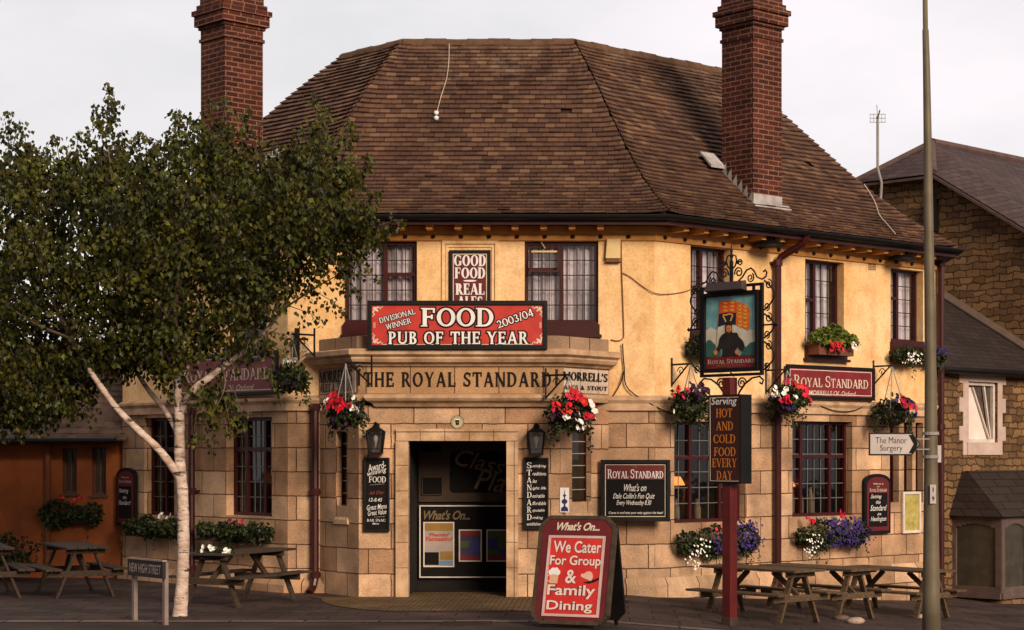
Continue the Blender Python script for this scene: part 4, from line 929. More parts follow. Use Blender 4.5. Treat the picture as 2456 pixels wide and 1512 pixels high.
# ------------------------------------------------------------------ lanterns, alarm box, floodlights, brackets, cables
def lantern(px, py, label):
    u, z = PF.uz(px, py); t = thing('wall_lantern', label, 'lantern', PF.w(u, z, 0), 0, 'lanterns beside the doorway'); y = -.15
    f = MB()
    for sx in (-1, 1):
        for sy in (-1, 1): f.bar((sx * .085, y + sy * .085, -.16), (sx * .115, y + sy * .115, .13), .016, .016)
    f.ring(-.10, .10, -.175, -.16, .01, y - .10, y + .10); f.box(-.095, .095, y - .095, y + .095, -.19, -.175); f.build('frame', BLACK, t)
    rf_ = MB(); rf_.hexa([(-.135, y - .135, .13), (.135, y - .135, .13), (.135, y + .13, .13), (-.135, y + .13, .13), (-.05, y - .05, .19), (.05, y - .05, .19), (.05, y + .05, .19), (-.05, y + .05, .19)])
    rf_.lathe([(.045, .19), (.05, .21), (.02, .225), (.034, .245), (0, .27)], 10, (0, y, 0)); rf_.build('roof', BLACK, t)
    gl = MB(); gl.hexa([(-.083, y - .083, -.16), (.083, y - .083, -.16), (.083, y + .083, -.16), (-.083, y + .083, -.16), (-.112, y - .112, .128), (.112, y - .112, .128), (.112, y + .112, .128), (-.112, y + .112, .128)]); gl.build('glass', MGLASS('lantern_glass', (.8, .78, .75), .12) if 'lantern_glass' not in bpy.data.materials else bpy.data.materials['lantern_glass'], t)
    MB().lathe([(0, -.09), (.012, -.09), (.014, -.04), (.03, .0), (.034, .04), (.02, .075), (0, .085)], 10, (0, y, 0)).build('bulb', WHITE, t, smooth=True)
    MB().bar((0, 0, .15), (0, y, .15), .03, .03).box(-.04, .04, -.015, 0, .05, .24).build('bracket', BLACK, t)
lantern(904, 1058, 'black glazed lantern above the Award-winning chalkboard'); lantern(1287, 1060, 'black glazed lantern above the STANDARD chalkboard')
q = PA.box(1452, 574, 1488, 630); t = thing('alarm_box', 'cream alarm box with a brown foot under the eaves', 'alarm box', PA.w(q[0], q[2], 0)); W, H = q[1] - q[0], q[3] - q[2]
MB().hexa([(0, -.09, .05), (W, -.09, .05), (W, 0, .05), (0, 0, .05), (.02, -.09, H), (W - .0, -.09, H), (W, 0, H), (.02, 0, H)]).build('cover', BEIGE, t, bevel=.01); MB().hexa([(-.0, -.08, 0), (W, -.08, 0), (W, 0, 0), (0, 0, 0), (.02, -.07, .048), (W - .02, -.07, .048), (W - .02, 0, .048), (.02, 0, .048)]).build('base', WOODR, t)
for px, py, lab in ((1812, 590, 'black floodlight under the eaves beside the bent drainpipe'), (2132, 622, 'black floodlight under the eaves close to the lamp column')):
    u, z = PB.uz(px, py); t = thing('floodlight', lab, 'floodlight', PB.w(u, z, .28), PB.a, 'floodlights under the eaves')
    MB().lathe([(.06, .06), (.16, .035), (.23, -.02), (.24, -.035), (.2, -.03), (.1, .0), (0, .01)], 16).build('shade', BLACK, t, smooth=True)
    MB().bar((-.11, 0, .03), (-.11, 0, .22), .025, .025).bar((.11, 0, .03), (.11, 0, .22), .025, .025).build('hanger', BLACK, t)
def cable(pts, r, label, mat=None, sag=0):
    P_ = [Vector(p) for p in pts]; out = []
    for i in range(len(P_) - 1):
        p0, p1, p2, p3 = P_[max(i - 1, 0)], P_[i], P_[i + 1], P_[min(i + 2, len(P_) - 1)]
        for k in range(6):
            s = k / 6; out.append(.5 * ((2 * p1) + (p2 - p0) * s + (2 * p0 - 5 * p1 + 4 * p2 - p3) * s * s + (3 * p1 - p0 - 3 * p2 + p3) * s ** 3))
    out.append(P_[-1]); o = out[0]
    return tag(MB().tube([p - o for p in out], r, 6).build('cable', mat or IRON, None, o), label, 'cable')
CAB = M('painted_cable', (.20, .075, .025)); ap_ = lambda px, py, off=.02: PA.w(*PA.uz(px, py), off); bp_ = lambda px, py, off=.02: PB.w(*PB.uz(px, py), off)
cable([ap_(1490, 575), ap_(1491, 640), ap_(1493, 700), ap_(1496, 790), ap_(1494, 812), ap_(1480, 818), ap_(1465, 815)], .008, 'thin orange painted cable running down the cream wall beside the alarm box', CAB)
cable([ap_(1493, 655), ap_(1512, 665), ap_(1545, 690), ap_(1572, 704), bp_(1600, 706), bp_(1640, 700), bp_(1662, 690)], .0065, 'thin cable sagging across the cream corner to the pub sign', CAB)
cable([ap_(1493, 825, .05), ap_(1497, 880, .04), ap_(1508, 935, .05), bp_(1580, 985, .1), bp_(1625, 1000, .12), bp_(1660, 1004, .12)], .010, 'dark cable swagging from the porch cornice to the hanging basket')
cable([ap_(1497, 890, .05), ap_(1488, 920, .05), ap_(1474, 945, .04), ap_(1466, 956, .04)], .009, 'dark cable looping beside the lettered fascia')
cable([bp_(1935, 962, .05), bp_(1990, 985, .08), bp_(2040, 985, .08), bp_(2085, 962, .05)], .008, 'thin wire drooping beneath the right wing name board')
def rpx(px, t):
    lo, hi = 0, 1
    for _ in range(30):
        m_ = (lo + hi) / 2; q = rp(2, m_, t)
        if CX + q.x / q.y * F < px: lo = m_
        else: hi = m_
    return rp(2, lo, t) + Vector((0, -.05, .06))
cord = [rpx(1078, .97), rpx(1077, .86), rpx(1072, .76), rpx(1058, .66), rpx(1048, .58)]
cable(cord, .005, 'thin pale cord trailing down the middle of the tiled roof', CREAMT)
for t_, lab in ((.58, 'upper white weight on the end of the roof cord'), (.555, 'lower white weight on the end of the roof cord')):
    q = rpx(1047, t_); tag(MB().lathe([(0, -.04), (.035, -.02), (.04, .02), (0, .04)], 8).build('cord_weight', WHITE, None, q, smooth=True), lab, 'weight', 'weights on the roof cord')
def rq(px, t):
    lo, hi = 0, 1
    for _ in range(30):
        m_ = (lo + hi) / 2; q = rp(3, m_, t)
        if CX + q.x / q.y * F < px: lo = m_
        else: hi = m_
    return rp(3, lo, t) + Vector((.03, -.04, .05))
cable([rq(2078, .40), rq(2092, .30), rq(2104, .2), rq(2124, .12), rq(2142, .04)], .007, 'pale cable running down the right slope of the tiled roof', WHITEW)
# painted hanging-sign bracket on the left
u, z = PC.uz(714, 830)
PCB = Plane(PC.w(-.15).x, PC.w(-.15).y, -45)
def scroll(c, r0, r1, a0, turns, plane='xz', y=0, n=22):
    pts = []
    for i in range(n + 1):
        s = i / n; a = R(a0) + s * turns * 6.2832; r = r0 + (r1 - r0) * s; pts.append((c[0] + r * math.cos(a), y, c[1] + r * math.sin(a)))
    return pts
# ------------------------------------------------------------------ flowers and foliage
def leafmesh(m_, c, size, r_, nrm=None, droop=.3):
    """one small folded leaf"""
    c = Vector(c); d = Vector((r_.uniform(-1, 1), r_.uniform(-1, 1), r_.uniform(-1, .4) - droop)).normalized()
    n = Vector((r_.uniform(-1, 1), r_.uniform(-1.2, .6), r_.uniform(-.3, 1))); s = d.cross(n)
    if s.length < .05: s = d.cross(Vector((1, .2, .1)))
    s = s.normalized(); n = s.cross(d)
    L = size * r_.uniform(.75, 1.25); w_ = L * .4
    b = len(m_.v)
    m_.v.extend([tuple(c), tuple(c + d * L * .45 + s * w_ + n * w_ * .35), tuple(c + d * L), tuple(c + d * L * .45 - s * w_ + n * w_ * .35)])
    m_.f.extend([(b, b + 1, b + 2), (b, b + 2, b + 3)]); m_.u.extend([None, None])
def flowermesh(m_, c, size, r_, front=True):
    c = Vector(c); n = Vector((r_.uniform(-.8, .8), -1 if front else r_.uniform(-1, 1), r_.uniform(-.1, .9))).normalized()
    x = n.cross(Vector((0, 0, 1))).normalized(); y = n.cross(x); b = len(m_.v); k = 10; s = size * r_.uniform(.75, 1.2)
    m_.v.append(tuple(c - n * s * .35))
    for i in range(k):
        a = 6.2832 * i / k; q = s * (1 if i % 2 == 0 else .82); m_.v.append(tuple(c + x * q * math.cos(a) + y * q * math.sin(a) + n * s * .1 * (i % 2)))
    for i in range(k): m_.f.append((b, b + 1 + i, b + 1 + (i + 1) % k)); m_.u.append(None)
def ballpt(r_, rx, ry, rz, shell=.55):
    while 1:
        v = Vector((r_.uniform(-1, 1), r_.uniform(-1, 1), r_.uniform(-1, 1)))
        if .1 < v.length < 1: v = v.normalized() * (shell + (1 - shell) * r_.random()); return Vector((v.x * rx, v.y * ry, v.z * rz))
def basket(P, px, py, rpx, label, off, seed, flowers, bracket_up=.55, bk=True, dark=False, flat=.8, nleaf=900):
    r_ = random.Random(seed); P2 = Plane(P.ox + off * P.s, P.oy - off * P.c, math.degrees(P.a)); u, z = P2.uz(px, py); q = P.w(u, z, off); sc = F / q.y; rad = rpx / sc
    t = thing('hanging_basket', label, 'hanging basket', q, P.a, 'hanging baskets along the pub')
    MB().lathe([(.0, -.62 * rad), (.3 * rad, -.56 * rad), (.52 * rad, -.36 * rad), (.6 * rad, -.05 * rad), (.58 * rad, 0), (0, .02 * rad)], 14).build('bowl', M('basket_lining', (.02, .013, .008)) if 'basket_lining' not in bpy.data.materials else bpy.data.materials['basket_lining'], t, smooth=True)
    fo = MB()
    for k in range(nleaf):
        p = ballpt(r_, rad, rad * .9, rad * flat, .5); a_ = math.atan2(p.z, p.x); p *= .90 + .13 * math.sin(a_ * 5 + seed) + .08 * math.sin(a_ * 11 + seed * 2)
        leafmesh(fo, p, r_.uniform(.045, .08), r_)
    for k in range(9):      # trails
        a = r_.uniform(0, 6.28); x, y_ = rad * .85 * math.cos(a), rad * .7 * math.sin(a); L = r_.uniform(.3, 1.15) * rad
        for j in range(int(L / .02)): leafmesh(fo, (x + r_.uniform(-.03, .03), y_ + r_.uniform(-.03, .03), -.3 * rad - j * .02), .05, r_)
    fo.build('foliage', FOL, t)
    for mat_, nm_, n, top, bot, sz in flowers:
        m_ = MB(); k = 0; cl = [ballpt(r_, rad, rad, rad * flat, .95) for _ in range(max(3, n // 4))]
        while k < n:
            c = r_.choice(cl); p = c + Vector((r_.gauss(0, .14 * rad), 0, r_.gauss(0, .12 * rad)))
            p.y = -math.sqrt(max(.02, 1 - min(.98, (p.x / rad) ** 2 + (p.z / rad / flat) ** 2))) * rad * .98
            if bot * rad < p.z < top * rad: flowermesh(m_, p, sz, r_); k += 1
            elif r_.random() < .05: cl.append(ballpt(r_, rad, rad, rad * flat, .95))
        m_.build(nm_, mat_, t)
    ch = MB(); top = Vector((0, 0, bracket_up + rad * .3))
    for a in (90, 210, 330): ch.tube([(rad * .55 * math.cos(R(a)), rad * .55 * math.sin(R(a)), 0), top], .008, 5)
    ch.build('chain', GREYM, t)
    if bk:
        b = MB(); h = top.z + .02; b.tube([(0, 0, h), (0, off - .0, h)], .016, 6); b.tube([(0, off - .01, h + .1), (0, off - .01, h - off * .8)], .016, 6); b.tube([(0, .05, h - .01), (0, off - .01, h - off * .75)], .012, 6)
        b.tube([(0, y_ , z_ + h) for _, y_, z_ in [(0, off * .5 + p[0], -.1 + p[2]) for p in scroll((0, 0), .07, .015, 0, 1.2)]], .008, 5); b.build('bracket', IRON, t)
    return t
FR = (FRED, 'red_blossoms'); FW = (FWHITE, 'white_blossoms'); FP = (FPURP, 'purple_blossoms'); FD = (FDARK, 'plum_blossoms')
basket(PSL, 829, 985, 56, 'hanging basket of red and white petunias left of the doorway on white chains', .42, 11, [FR + (34, .75, -.45, .05), FW + (14, .85, -.2, .045), FD + (16, .2, -.8, .04)], .55)
basket(PSR, 1364, 992, 66, 'large hanging basket of red and white petunias on the right of the porch', .42, 12, [FR + (48, .9, -.2, .05), FW + (24, .7, -.7, .048), FD + (26, .1, -.8, .04)], .40)
basket(PC, 700, 905, 52, 'dark hanging basket with a few white flowers at the left corner', .40, 13, [FW + (12, .8, .1, .04), FD + (10, .6, -.6, .04)], .5)
basket(PB, 1656, 968, 58, 'dusky hanging basket of plum flowers just left of the pub signpost', .40, 14, [FD + (26, .9, .2, .045), FR + (8, .7, 0, .045), FW + (5, .4, -.6, .04)], .45)
basket(PB, 1888, 955, 60, 'hanging basket of red and white petunias in front of the right wing name board', .45, 15, [FR + (34, .9, -.2, .05), FW + (12, .9, .0, .045), FP + (10, .1, -.8, .04)], .3, flat=.62)
basket(PB, 2140, 987, 58, 'hanging basket of red and plum flowers next to the lamp column', .40, 16, [FR + (22, .9, .1, .045), FD + (26, .9, -.3, .045), FP + (8, .6, -.2, .04)], .6, flat=.62)
def planter(P, px, label, seed, spec, off=.0, dep=.26, trails=5, nleaf=700, boxmat=None, leafmat=None, up=False, lsize=.06, boxz=.2, group='window boxes'):
    """trough under a window; spec = [(material, name, count, x0, x1, z0, z1, size)] in fractions of the planted mass"""
    r_ = random.Random(seed); P2 = Plane(P.ox + .16 * P.s, P.oy - .16 * P.c, math.degrees(P.a)); u0, u1, z0, z1 = P2.box(*px); W, H = u1 - u0, z1 - z0
    t = thing('window_box', label, 'window box', P.w(u0, z0, off + .02), P.a, group)
    MB().box(.09 * W, .91 * W, -dep * .9, -.0, H * .16, H * .12 + boxz).build('trough', boxmat or BLACK, t, bevel=.008)
    fo = MB(); zb = H * .12 + boxz
    for k in range(nleaf):
        x = r_.uniform(0, W); e = math.sqrt(max(0, 1 - (2 * x / W - 1) ** 6)); th = r_.random() * math.pi * (.52 if up else 1)
        rr_ = .65 + .35 * r_.random(); bump_ = .75 + .25 * math.sin(x * 8 + seed)
        leafmesh(fo, (x, -dep * .5 - math.sin(th) * dep * .75 * rr_ * e, H * .5 + math.cos(th) * H * .5 * rr_ * e * bump_), lsize, r_)
    for k in range(trails):
        x = r_.uniform(.08, .92) * W; L = r_.uniform(.15, .42)
        for j in range(int(L / .016)): leafmesh(fo, (x + r_.uniform(-.04, .04) * (1 - j * .016 / L), -dep - .05 + r_.uniform(-.03, .03), H * .2 - j * .016), .04, r_)
    fo.build('foliage', leafmat or FOL, t)
    for mat_, nm_, n, xa, xb, za, zb_, sz in spec:
        m_ = MB()
        for k in range(n):
            x = r_.triangular(xa, xb) * W; zf = r_.uniform(za, zb_); e = math.sqrt(max(.05, 1 - (2 * zf - 1) ** 2)) if 0 < zf < 1 else .3
            flowermesh(m_, (x, -dep * .5 - dep * .85 * e, zf * H), sz, r_)
        m_.build(nm_, mat_, t)
    return t
planter(PB, (1622, 1252, 1815, 1335), 'window box of purple lobelia and trailing white flowers below the window behind the signpost', 21, [FP + (120, .55, 1.0, .2, .98, .024), FW + (46, .05, .33, -.25, .55, .018), FP + (40, .3, .6, .1, .7, .024), FR + (2, .3, .6, .6, .9, .04)], trails=7, nleaf=1100)
planter(PB, (1908, 1240, 2080, 1315), 'window box of purple lobelia with a few red geraniums below the right-hand bar window', 22, [FP + (240, .25, 1.0, .1, .95, .024), FW + (40, .02, .28, -.2, .5, .018), FR + (10, .05, .2, .85, 1.0, .04), FR + (6, .55, .66, .95, 1.12, .045)], trails=5, nleaf=900)
planter(PB, (1940, 768, 2042, 872), 'timber window box of tall bright green plants with red flowers at the middle upper window', 23, [FR + (16, .1, .55, .28, .48, .045), FW + (14, .65, .95, .3, .5, .025)], off=.0, dep=.3, trails=0, nleaf=620, boxmat=WOODR, leafmat=FOLB, lsize=.085, boxz=.24, up=True)
planter(PB, (2139, 822, 2262, 882), 'dark window box with small white flowers below the end upper window by the lamp column', 24, [FW + (60, .05, .5, .1, .6, .016), FP + (50, .5, 1, .5, .98, .02)], trails=4, nleaf=800)
planter(PB, (1650, 790, 1752, 870), 'shaded window box below the upper window behind the painted sign', 25, [FD + (14, .1, .9, .5, .95, .03)], trails=3, nleaf=600)
planter(PC, (478, 1240, 655, 1308), 'dark planted window box under the left bar window', 26, [FR + (4, .5, .7, .85, 1, .045)], trails=3, nleaf=1000)
planter(PC, (302, 1228, 440, 1300), 'dark planted window box under the far left bar window behind the birch trunk', 27, [FW + (7, .5, .95, .85, 1, .03)], trails=2, nleaf=900)
for px, py, sc_ in (): pass
# ------------------------------------------------------------------ wall bracket at the left corner
t = thing('scroll_bracket', 'black iron bracket with a pale scroll on the orange wall at the left corner', 'bracket', PA.w(PA.uz(716, 868)[0], PA.uz(716, 868)[1], .02))
MB().bar((0, -.10, .0), (0, -.10, .48), .07, .05).bar((0, 0, .30), (0, -.32, .30), .05, .03).bar((-.16, -.10, .32), (.16, -.10, .32), .03, .03).build('arm', IRON, t)
m_ = MB(); m_.tube([(.02 + p[0], -.09, p[2]) for p in scroll((.08, .2), .09, .02, -90, 1.4)], .012, 6); m_.tube([(.03, -.09, 0), (.14, -.09, .08), (.17, -.09, .2)], .012, 6); m_.build('scroll', CREAMT, t)
# ------------------------------------------------------------------ pub signpost with painted sign
SX, SY = 1.566, 23.56; gs = gz(SX)
PS = Plane(SX, SY, -45)
def ps(px, py): u, z = PS.uz(px, py); return u, z - gs
post = thing('pub_signpost', 'square oxblood post carrying a painted sign in a scrolled iron frame', 'signpost', (SX, SY, gs), R(-45))
zf0 = ps(1752, 906)[1]
MB().box(-.068, .068, -.068, .068, -.3, zf0).build('post', POSTRED, post, bevel=.008)
MB().box(-.078, .078, -.078, .078, -.3, .10).build('foot', M('weathered_foot', (.06, .03, .022), (.03, .015, .012)), post, bevel=.008)
fu0, fu1 = ps(1681, 800)[0], ps(1830, 800)[0]; fz0 = ps(1752, 903)[1]; fz1 = (ps(1681, 688)[1] + ps(1830, 680)[1]) / 2
MB().ring(fu0, fu1, fz0, fz1, .035, -.02, .02).build('iron_frame', IRON, post)
bu0, bu1 = ps(1689, 800)[0], ps(1823, 800)[0]; bz0 = fz0 + .055; bz1 = (ps(1689, 707)[1] + ps(1823, 694)[1]) / 2
fr = MB().ring(bu0, bu1, bz0, bz1, .05, -.05, .05).build('sign_frame', BLACK, post, bevel=.005)
m_ = MB()
for (px, z) in ((fu0 + .15, fz1), (fu1 - .15, fz1)): m_.bar((px, 0, bz1), (px, 0, z), .03, .03)
m_.build('hanger', IRON, post)
pu0, pu1, pz0, pz1 = bu0 + .05, bu1 - .05, bz0 + .05, bz1 - .05; PW, PH = pu1 - pu0, pz1 - pz0
zm = pz0 + .165 * PH
MB().box(pu0, pu1, -.02, .02, zm, pz1).build('picture_ground', M('painted_sky', (.24, .44, .44), (.11, .28, .31), scale=6, rough=.5), post)
MB().box(pu0, pu1, -.02, .02, pz0, zm).build('name_strip', MAROON_B, post)
def paint(poly, mat, name, lay): MB().prism([(pu0 + x * PW, pz1 - y * (pz1 - zm)) for x, y in poly][::-1], -.0205 - .0012 * lay, -.0202 - .0012 * (lay - 1)).build(name, mat, post)
P_CL = M('painted_cloud', (.66, .58, .45), (.5, .44, .36), scale=9); P_TR = M('painted_trees', (.04, .13, .10), (.025, .08, .07), scale=9); P_SK = M('painted_skin', (.68, .24, .08), (.5, .15, .05), scale=20)
P_CO = M('painted_coat', (.022, .014, .009), (.012, .008, .006), scale=9); P_FL = M('painted_flag_red', (.75, .10, .016), (.6, .065, .012), scale=12); P_FY = M('painted_flag_gold', (.8, .42, .05)); P_FB = M('painted_flag_blue', (.012, .012, .035))
paint([(0, .55), (.1, .5), (.2, .56), (.3, .47), (.42, .43), (.6, .46), (.68, .5), (.8, .57), (1, .6), (1, .83), (.9, .8), (.8, .86), (.2, .86), (.1, .78), (0, .8)], P_CL, 'painted_cloud', 1)
paint([(0, .76), (.03, .72), (.08, .71), (.12, .74), (.17, .78), (.22, .85), (.3, .9), (.3, 1), (0, 1)], P_TR, 'painted_tree', 2)
paint([(.7, 1), (.76, .88), (.84, .84), (.88, .80), (.93, .79), (1, .78), (1, 1)], P_TR, 'painted_tree', 2)
paint([(.275, .04), (.287, .04), (.20, .98), (.185, .98)], M('painted_pole', (.36, .2, .07)), 'painted_flagpole', 3)
paint([(.30, .065), (.44, .07), (.61, .10), (.62, .29), (.61, .49), (.44, .46), (.25, .50), (.27, .28)], P_FL, 'painted_flag', 4)
paint([(.61, .10), (.73, .13), (.83, .18), (.89, .26), (.88, .42), (.86, .595), (.75, .55), (.61, .49)], M('painted_flag_orange', (.78, .19, .02), (.62, .10, .014), scale=14), 'painted_flag', 4)
paint([(.27, .285), (.44, .27), (.61, .29), (.605, .485), (.44, .46), (.253, .50)], P_FB, 'painted_flag_quarter', 5)
for i in range(3):
    for x0, k, wd in ((.36, 0, .08), (.5, 0, .08)):
        y0 = .105 + i * .062; paint([(x0 - .03, y0), (x0 + wd * .5, y0 - .008), (x0 + wd, y0 + .012), (x0 + wd * .8, y0 + .03), (x0 + wd * .45, y0 + .016), (x0 + .01, y0 + .034), (x0 + .015, y0 + .016)], P_FY, 'painted_lion', 5)
for i in range(6):
    y0 = .16 + i * .06 + (.02 if i > 3 else 0); x0 = .645
    for j in range(2): paint([(x0 + j * .1, y0 + j * .02), (x0 + j * .1 + .05, y0 + .01 + j * .02), (x0 + j * .1 + .08, y0 - .01 + j * .03), (x0 + j * .1 + .07, y0 + .03 + j * .03), (x0 + j * .1 + .03, y0 + .04 + j * .02)], P_FY, 'painted_lion', 5)
def thick(pts, w_): 
    L_, R_ = [], []
    for i, p in enumerate(pts):
        a, b = pts[max(i - 1, 0)], pts[min(i + 1, len(pts) - 1)]; d = Vector((b[0] - a[0], b[1] - a[1])).normalized(); L_.append((p[0] - d.y * w_, p[1] + d.x * w_)); R_.append((p[0] + d.y * w_, p[1] - d.x * w_))
    return [(L_[i], L_[i + 1], R_[i + 1], R_[i]) for i in range(len(pts) - 1)]
hm_ = MB()
for i, q in enumerate(thick([(.41, .43), (.385, .38), (.355, .33), (.36, .305), (.41, .315), (.47, .30), (.53, .31), (.545, .33), (.525, .37), (.50, .42)], .011)):
    pts = [(pu0 + x * PW, pz1 - y * (pz1 - zm)) for x, y in q]; hm_.prism(pts, -.0285 - .0001 * (i % 2), -.0262)
hm_.build('painted_harp', P_FY, post)
paint([(.40, .44), (.41, .42), (.45, .41), (.50, .43), (.53, .47), (.535, .56), (.53, .61), (.40, .61), (.395, .53)], P_CO, 'painted_hood', 6)
paint([(.42, .50), (.46, .485), (.515, .50), (.525, .56), (.50, .60), (.47, .615), (.43, .59), (.415, .55)], P_SK, 'painted_face', 7)
for x in (.445, .495): paint([(x - .012, .535), (x + .012, .535), (x + .012, .543), (x - .012, .543)], P_CO, 'painted_eye', 8)
paint([(.45, .585), (.49, .585), (.49, .592), (.45, .592)], P_CO, 'painted_mouth', 8)
paint([(.33, .64), (.40, .61), (.53, .61), (.63, .62), (.68, .70), (.75, .76), (.79, .85), (.74, .94), (.68, .90), (.64, .84), (.62, .9), (.66, 1), (.33, 1), (.35, .88), (.31, .87), (.26, .93), (.21, .90), (.26, .80), (.28, .70)], P_CO, 'painted_coat', 6)
paint([(.16, .91), (.20, .885), (.24, .91), (.235, .955), (.195, .975), (.16, .95)], P_SK, 'painted_hand', 7)
paint([(.60, .91), (.65, .90), (.68, .94), (.66, .985), (.62, .98), (.59, .95)], P_SK, 'painted_hand', 7)
m_ = MB(); write(m_, serif('ROYAL STANDARD', small=.8, T=.15, gap=.05), pu0 + .03 * PW, pu1 - .02 * PW, pz0 + .062 * PH, pz0 + .125 * PH, -.022); m_.build('lettering', CREAMT, post)
m_ = MB(); write(m_, sans('MORRELLS OF Oxford', .01, .15), pu0 + .22 * PW, pu1 - .2 * PW, pz0 + .018 * PH, pz0 + .05 * PH, -.022); write(m_, sans('The', .0, .2), pu0 + .48 * PW, pu1 - .47 * PW, pz0 + .138 * PH, pz0 + .158 * PH, -.022); m_.build('small_lettering', M('brown_lettering', (.28, .12, .06)), post)
# scrolls
def sc2(c, r0, r1, a0, turns, r=.011, side=1, n=26):
    return [(side * p[0] if False else p[0], p[1], p[2]) for p in scroll(c, r0, r1, a0, turns, n=n)]
um_ = (fu0 + fu1) / 2; fh = fz1 - fz0
for sd in (-1, 1):
    si = MB()
    xe = fu1 if sd > 0 else fu0
    X = lambda d: xe + sd * d
    for k, (za, zb_) in enumerate(((.06, .36), (.40, .66), (.70, 1.02))):
        a, b = fz0 + za * fh, fz0 + zb_ * fh; mid = (a + b) / 2; h = (b - a)
        pts = [(X(.02), 0, a)] + [(X(.02 + .16 * math.sin(math.pi * s / 10)), 0, a + h * s / 10) for s in range(1, 10)] + [(X(.02), 0, b)]
        si.tube(pts, .011, 6)
        si.tube([(X(.09 + sd * 0) + sd * (p[0]), 0, p[2]) for p in scroll((0, b - .05), .06, .014, 90, -1.4)], .009, 5)
        si.tube([(X(.06) + sd * (p[0]), 0, p[2]) for p in scroll((0, a + .04), .05, .012, -90, 1.4)], .009, 5)
    zz_ = fz0 + .54 * fh; si.tube([(X(.0), 0, zz_), (X(.2), 0, zz_), (X(.235), 0, zz_)], [.012, .012, .003], 6); si.lathe([(0, -.03), (.025, 0), (0, .03)], 8, (X(.21), 0, zz_)); si.build('side_scroll', IRON, post)

tp = MB()
zt_ = fz1 + .02
tp.bar((um_, 0, fz1 - .02), (um_, 0, fz1 + .30), .035, .035); tp.tube([(um_, 0, fz1 + .28), (um_, 0, fz1 + .44), (um_, 0, fz1 + .52)], [.016, .014, .002], 8); tp.lathe([(0, -.03), (.022, 0), (0, .03)], 8, (um_, 0, fz1 + .43))
for sd in (-1, 1):
    tp.tube([(um_ + sd * x, 0, fz1 + z) for x, z in ((.01, .20), (.06, .23), (.085, .30), (.07, .36), (.03, .375), (.01, .34))], .010, 6)
    tp.tube([(um_ + sd * p[0], 0, p[2]) for p in scroll((.12, fz1 + .15), .07, .016, 200, -1.5)], .010, 6)
    tp.tube([(um_ + sd * x, 0, fz1 + z) for x, z in ((.03, .02), (.10, .03), (.18, .09), (.25, .17), (.32, .19), (.37, .15), (.42, .07), (.50, .04), (.56, .07), (.575, .12), (.55, .15), (.52, .13))], .011, 6)
    tp.tube([(um_ + sd * p[0], 0, p[2]) for p in scroll((.31, fz1 + .07), .06, .014, 60, -1.5)], .009, 6)
    tp.tube([(um_ + sd * p[0], 0, p[2]) for p in scroll((.14, fz1 + .27), .045, .012, 200, -1.5)], .009, 6)
tp.build('top_scrollwork', IRON, post)
ls = MB(); ls.hexa([(um_ - .32, -.16, fz1 - .07), (um_ + .30, -.16, fz1 - .07), (um_ + .30, -.05, fz1 - .09), (um_ - .32, -.05, fz1 - .09), (um_ - .30, -.13, fz1 + .03), (um_ + .28, -.13, fz1 + .03), (um_ + .28, -.05, fz1 + .04), (um_ - .30, -.05, fz1 + .04)]); ls.build('sign_light_hood', M('hood_grey', (.05, .035, .035)), post)
for sd in (-1, 1):
    bt = MB()
    bt.tube([(um_ + sd * x, 0, fz0 - z) for x, z in ((.08, .30), (.13, .20), (.22, .10), (.34, .03), (.46, .015), (.52, .06), (.50, .11), (.46, .09))], .012, 6)
    bt.tube([(um_ + sd * p[0], 0, p[2]) for p in scroll((.17, fz0 - .09), .075, .016, 0, 1.6)], .010, 6)
    bt.build('bottom_scroll', IRON, post)
# hot and cold food box
z0, z1 = ps(1735, 1160)[1], ps(1735, 948)[1]
t = thing('menu_box', 'tall dark box sign with orange lettering reading HOT AND COLD FOOD fixed to the signpost', 'sign', (SX, SY, gs + z0), R(-45)); W, H = .53, z1 - z0
MB().box(-W / 2, -.072, -.10, .11, 0, H).box(.072, W / 2, -.10, .11, 0, H).box(-.072, .072, -.10, -.072, 0, H).build('box', BLACK, t)
MB().box(-W / 2 + .02, W / 2 - .02, -.106, -.1005, .02, H - .02).build('panel', BROWNB, t)
m_ = MB(); e = W / 2 - .028; m_.box(-e, -e + .009, -.109, -.1065, .03, H - .03); m_.box(-e + .009, e, -.109, -.1065, .03, .037); m_.box(-e + .009, e, -.109, -.1065, H - .037, H - .03); m_.build('border_line', CREAMT, t)
for tx_, a, b, zt0 in (('HOT', .25, .76, .745), ('AND', .25, .78, .60), ('COLD', .17, .85, .455), ('FOOD', .18, .86, .31), ('EVERY', .12, .90, .185), ('DAY', .26, .76, .045)):
    write(MB(), serif(tx_, T=.18, t=.07), -W / 2 + a * W, -W / 2 + b * W, zt0 * H, (zt0 + .098) * H, -.108).build('lettering', M('bright_orange_lettering', (.60, .19, .02), (.5, .14, .015)) if 'bright_orange_lettering' not in bpy.data.materials else bpy.data.materials['bright_orange_lettering'], t)
m_ = MB(); write(m_, sans('Serving', .012, .2), -W / 2 + .1 * W, W / 2 - .1 * W, .865 * H, .97 * H, -.108); m_.build('script_lettering', WHITE, t)
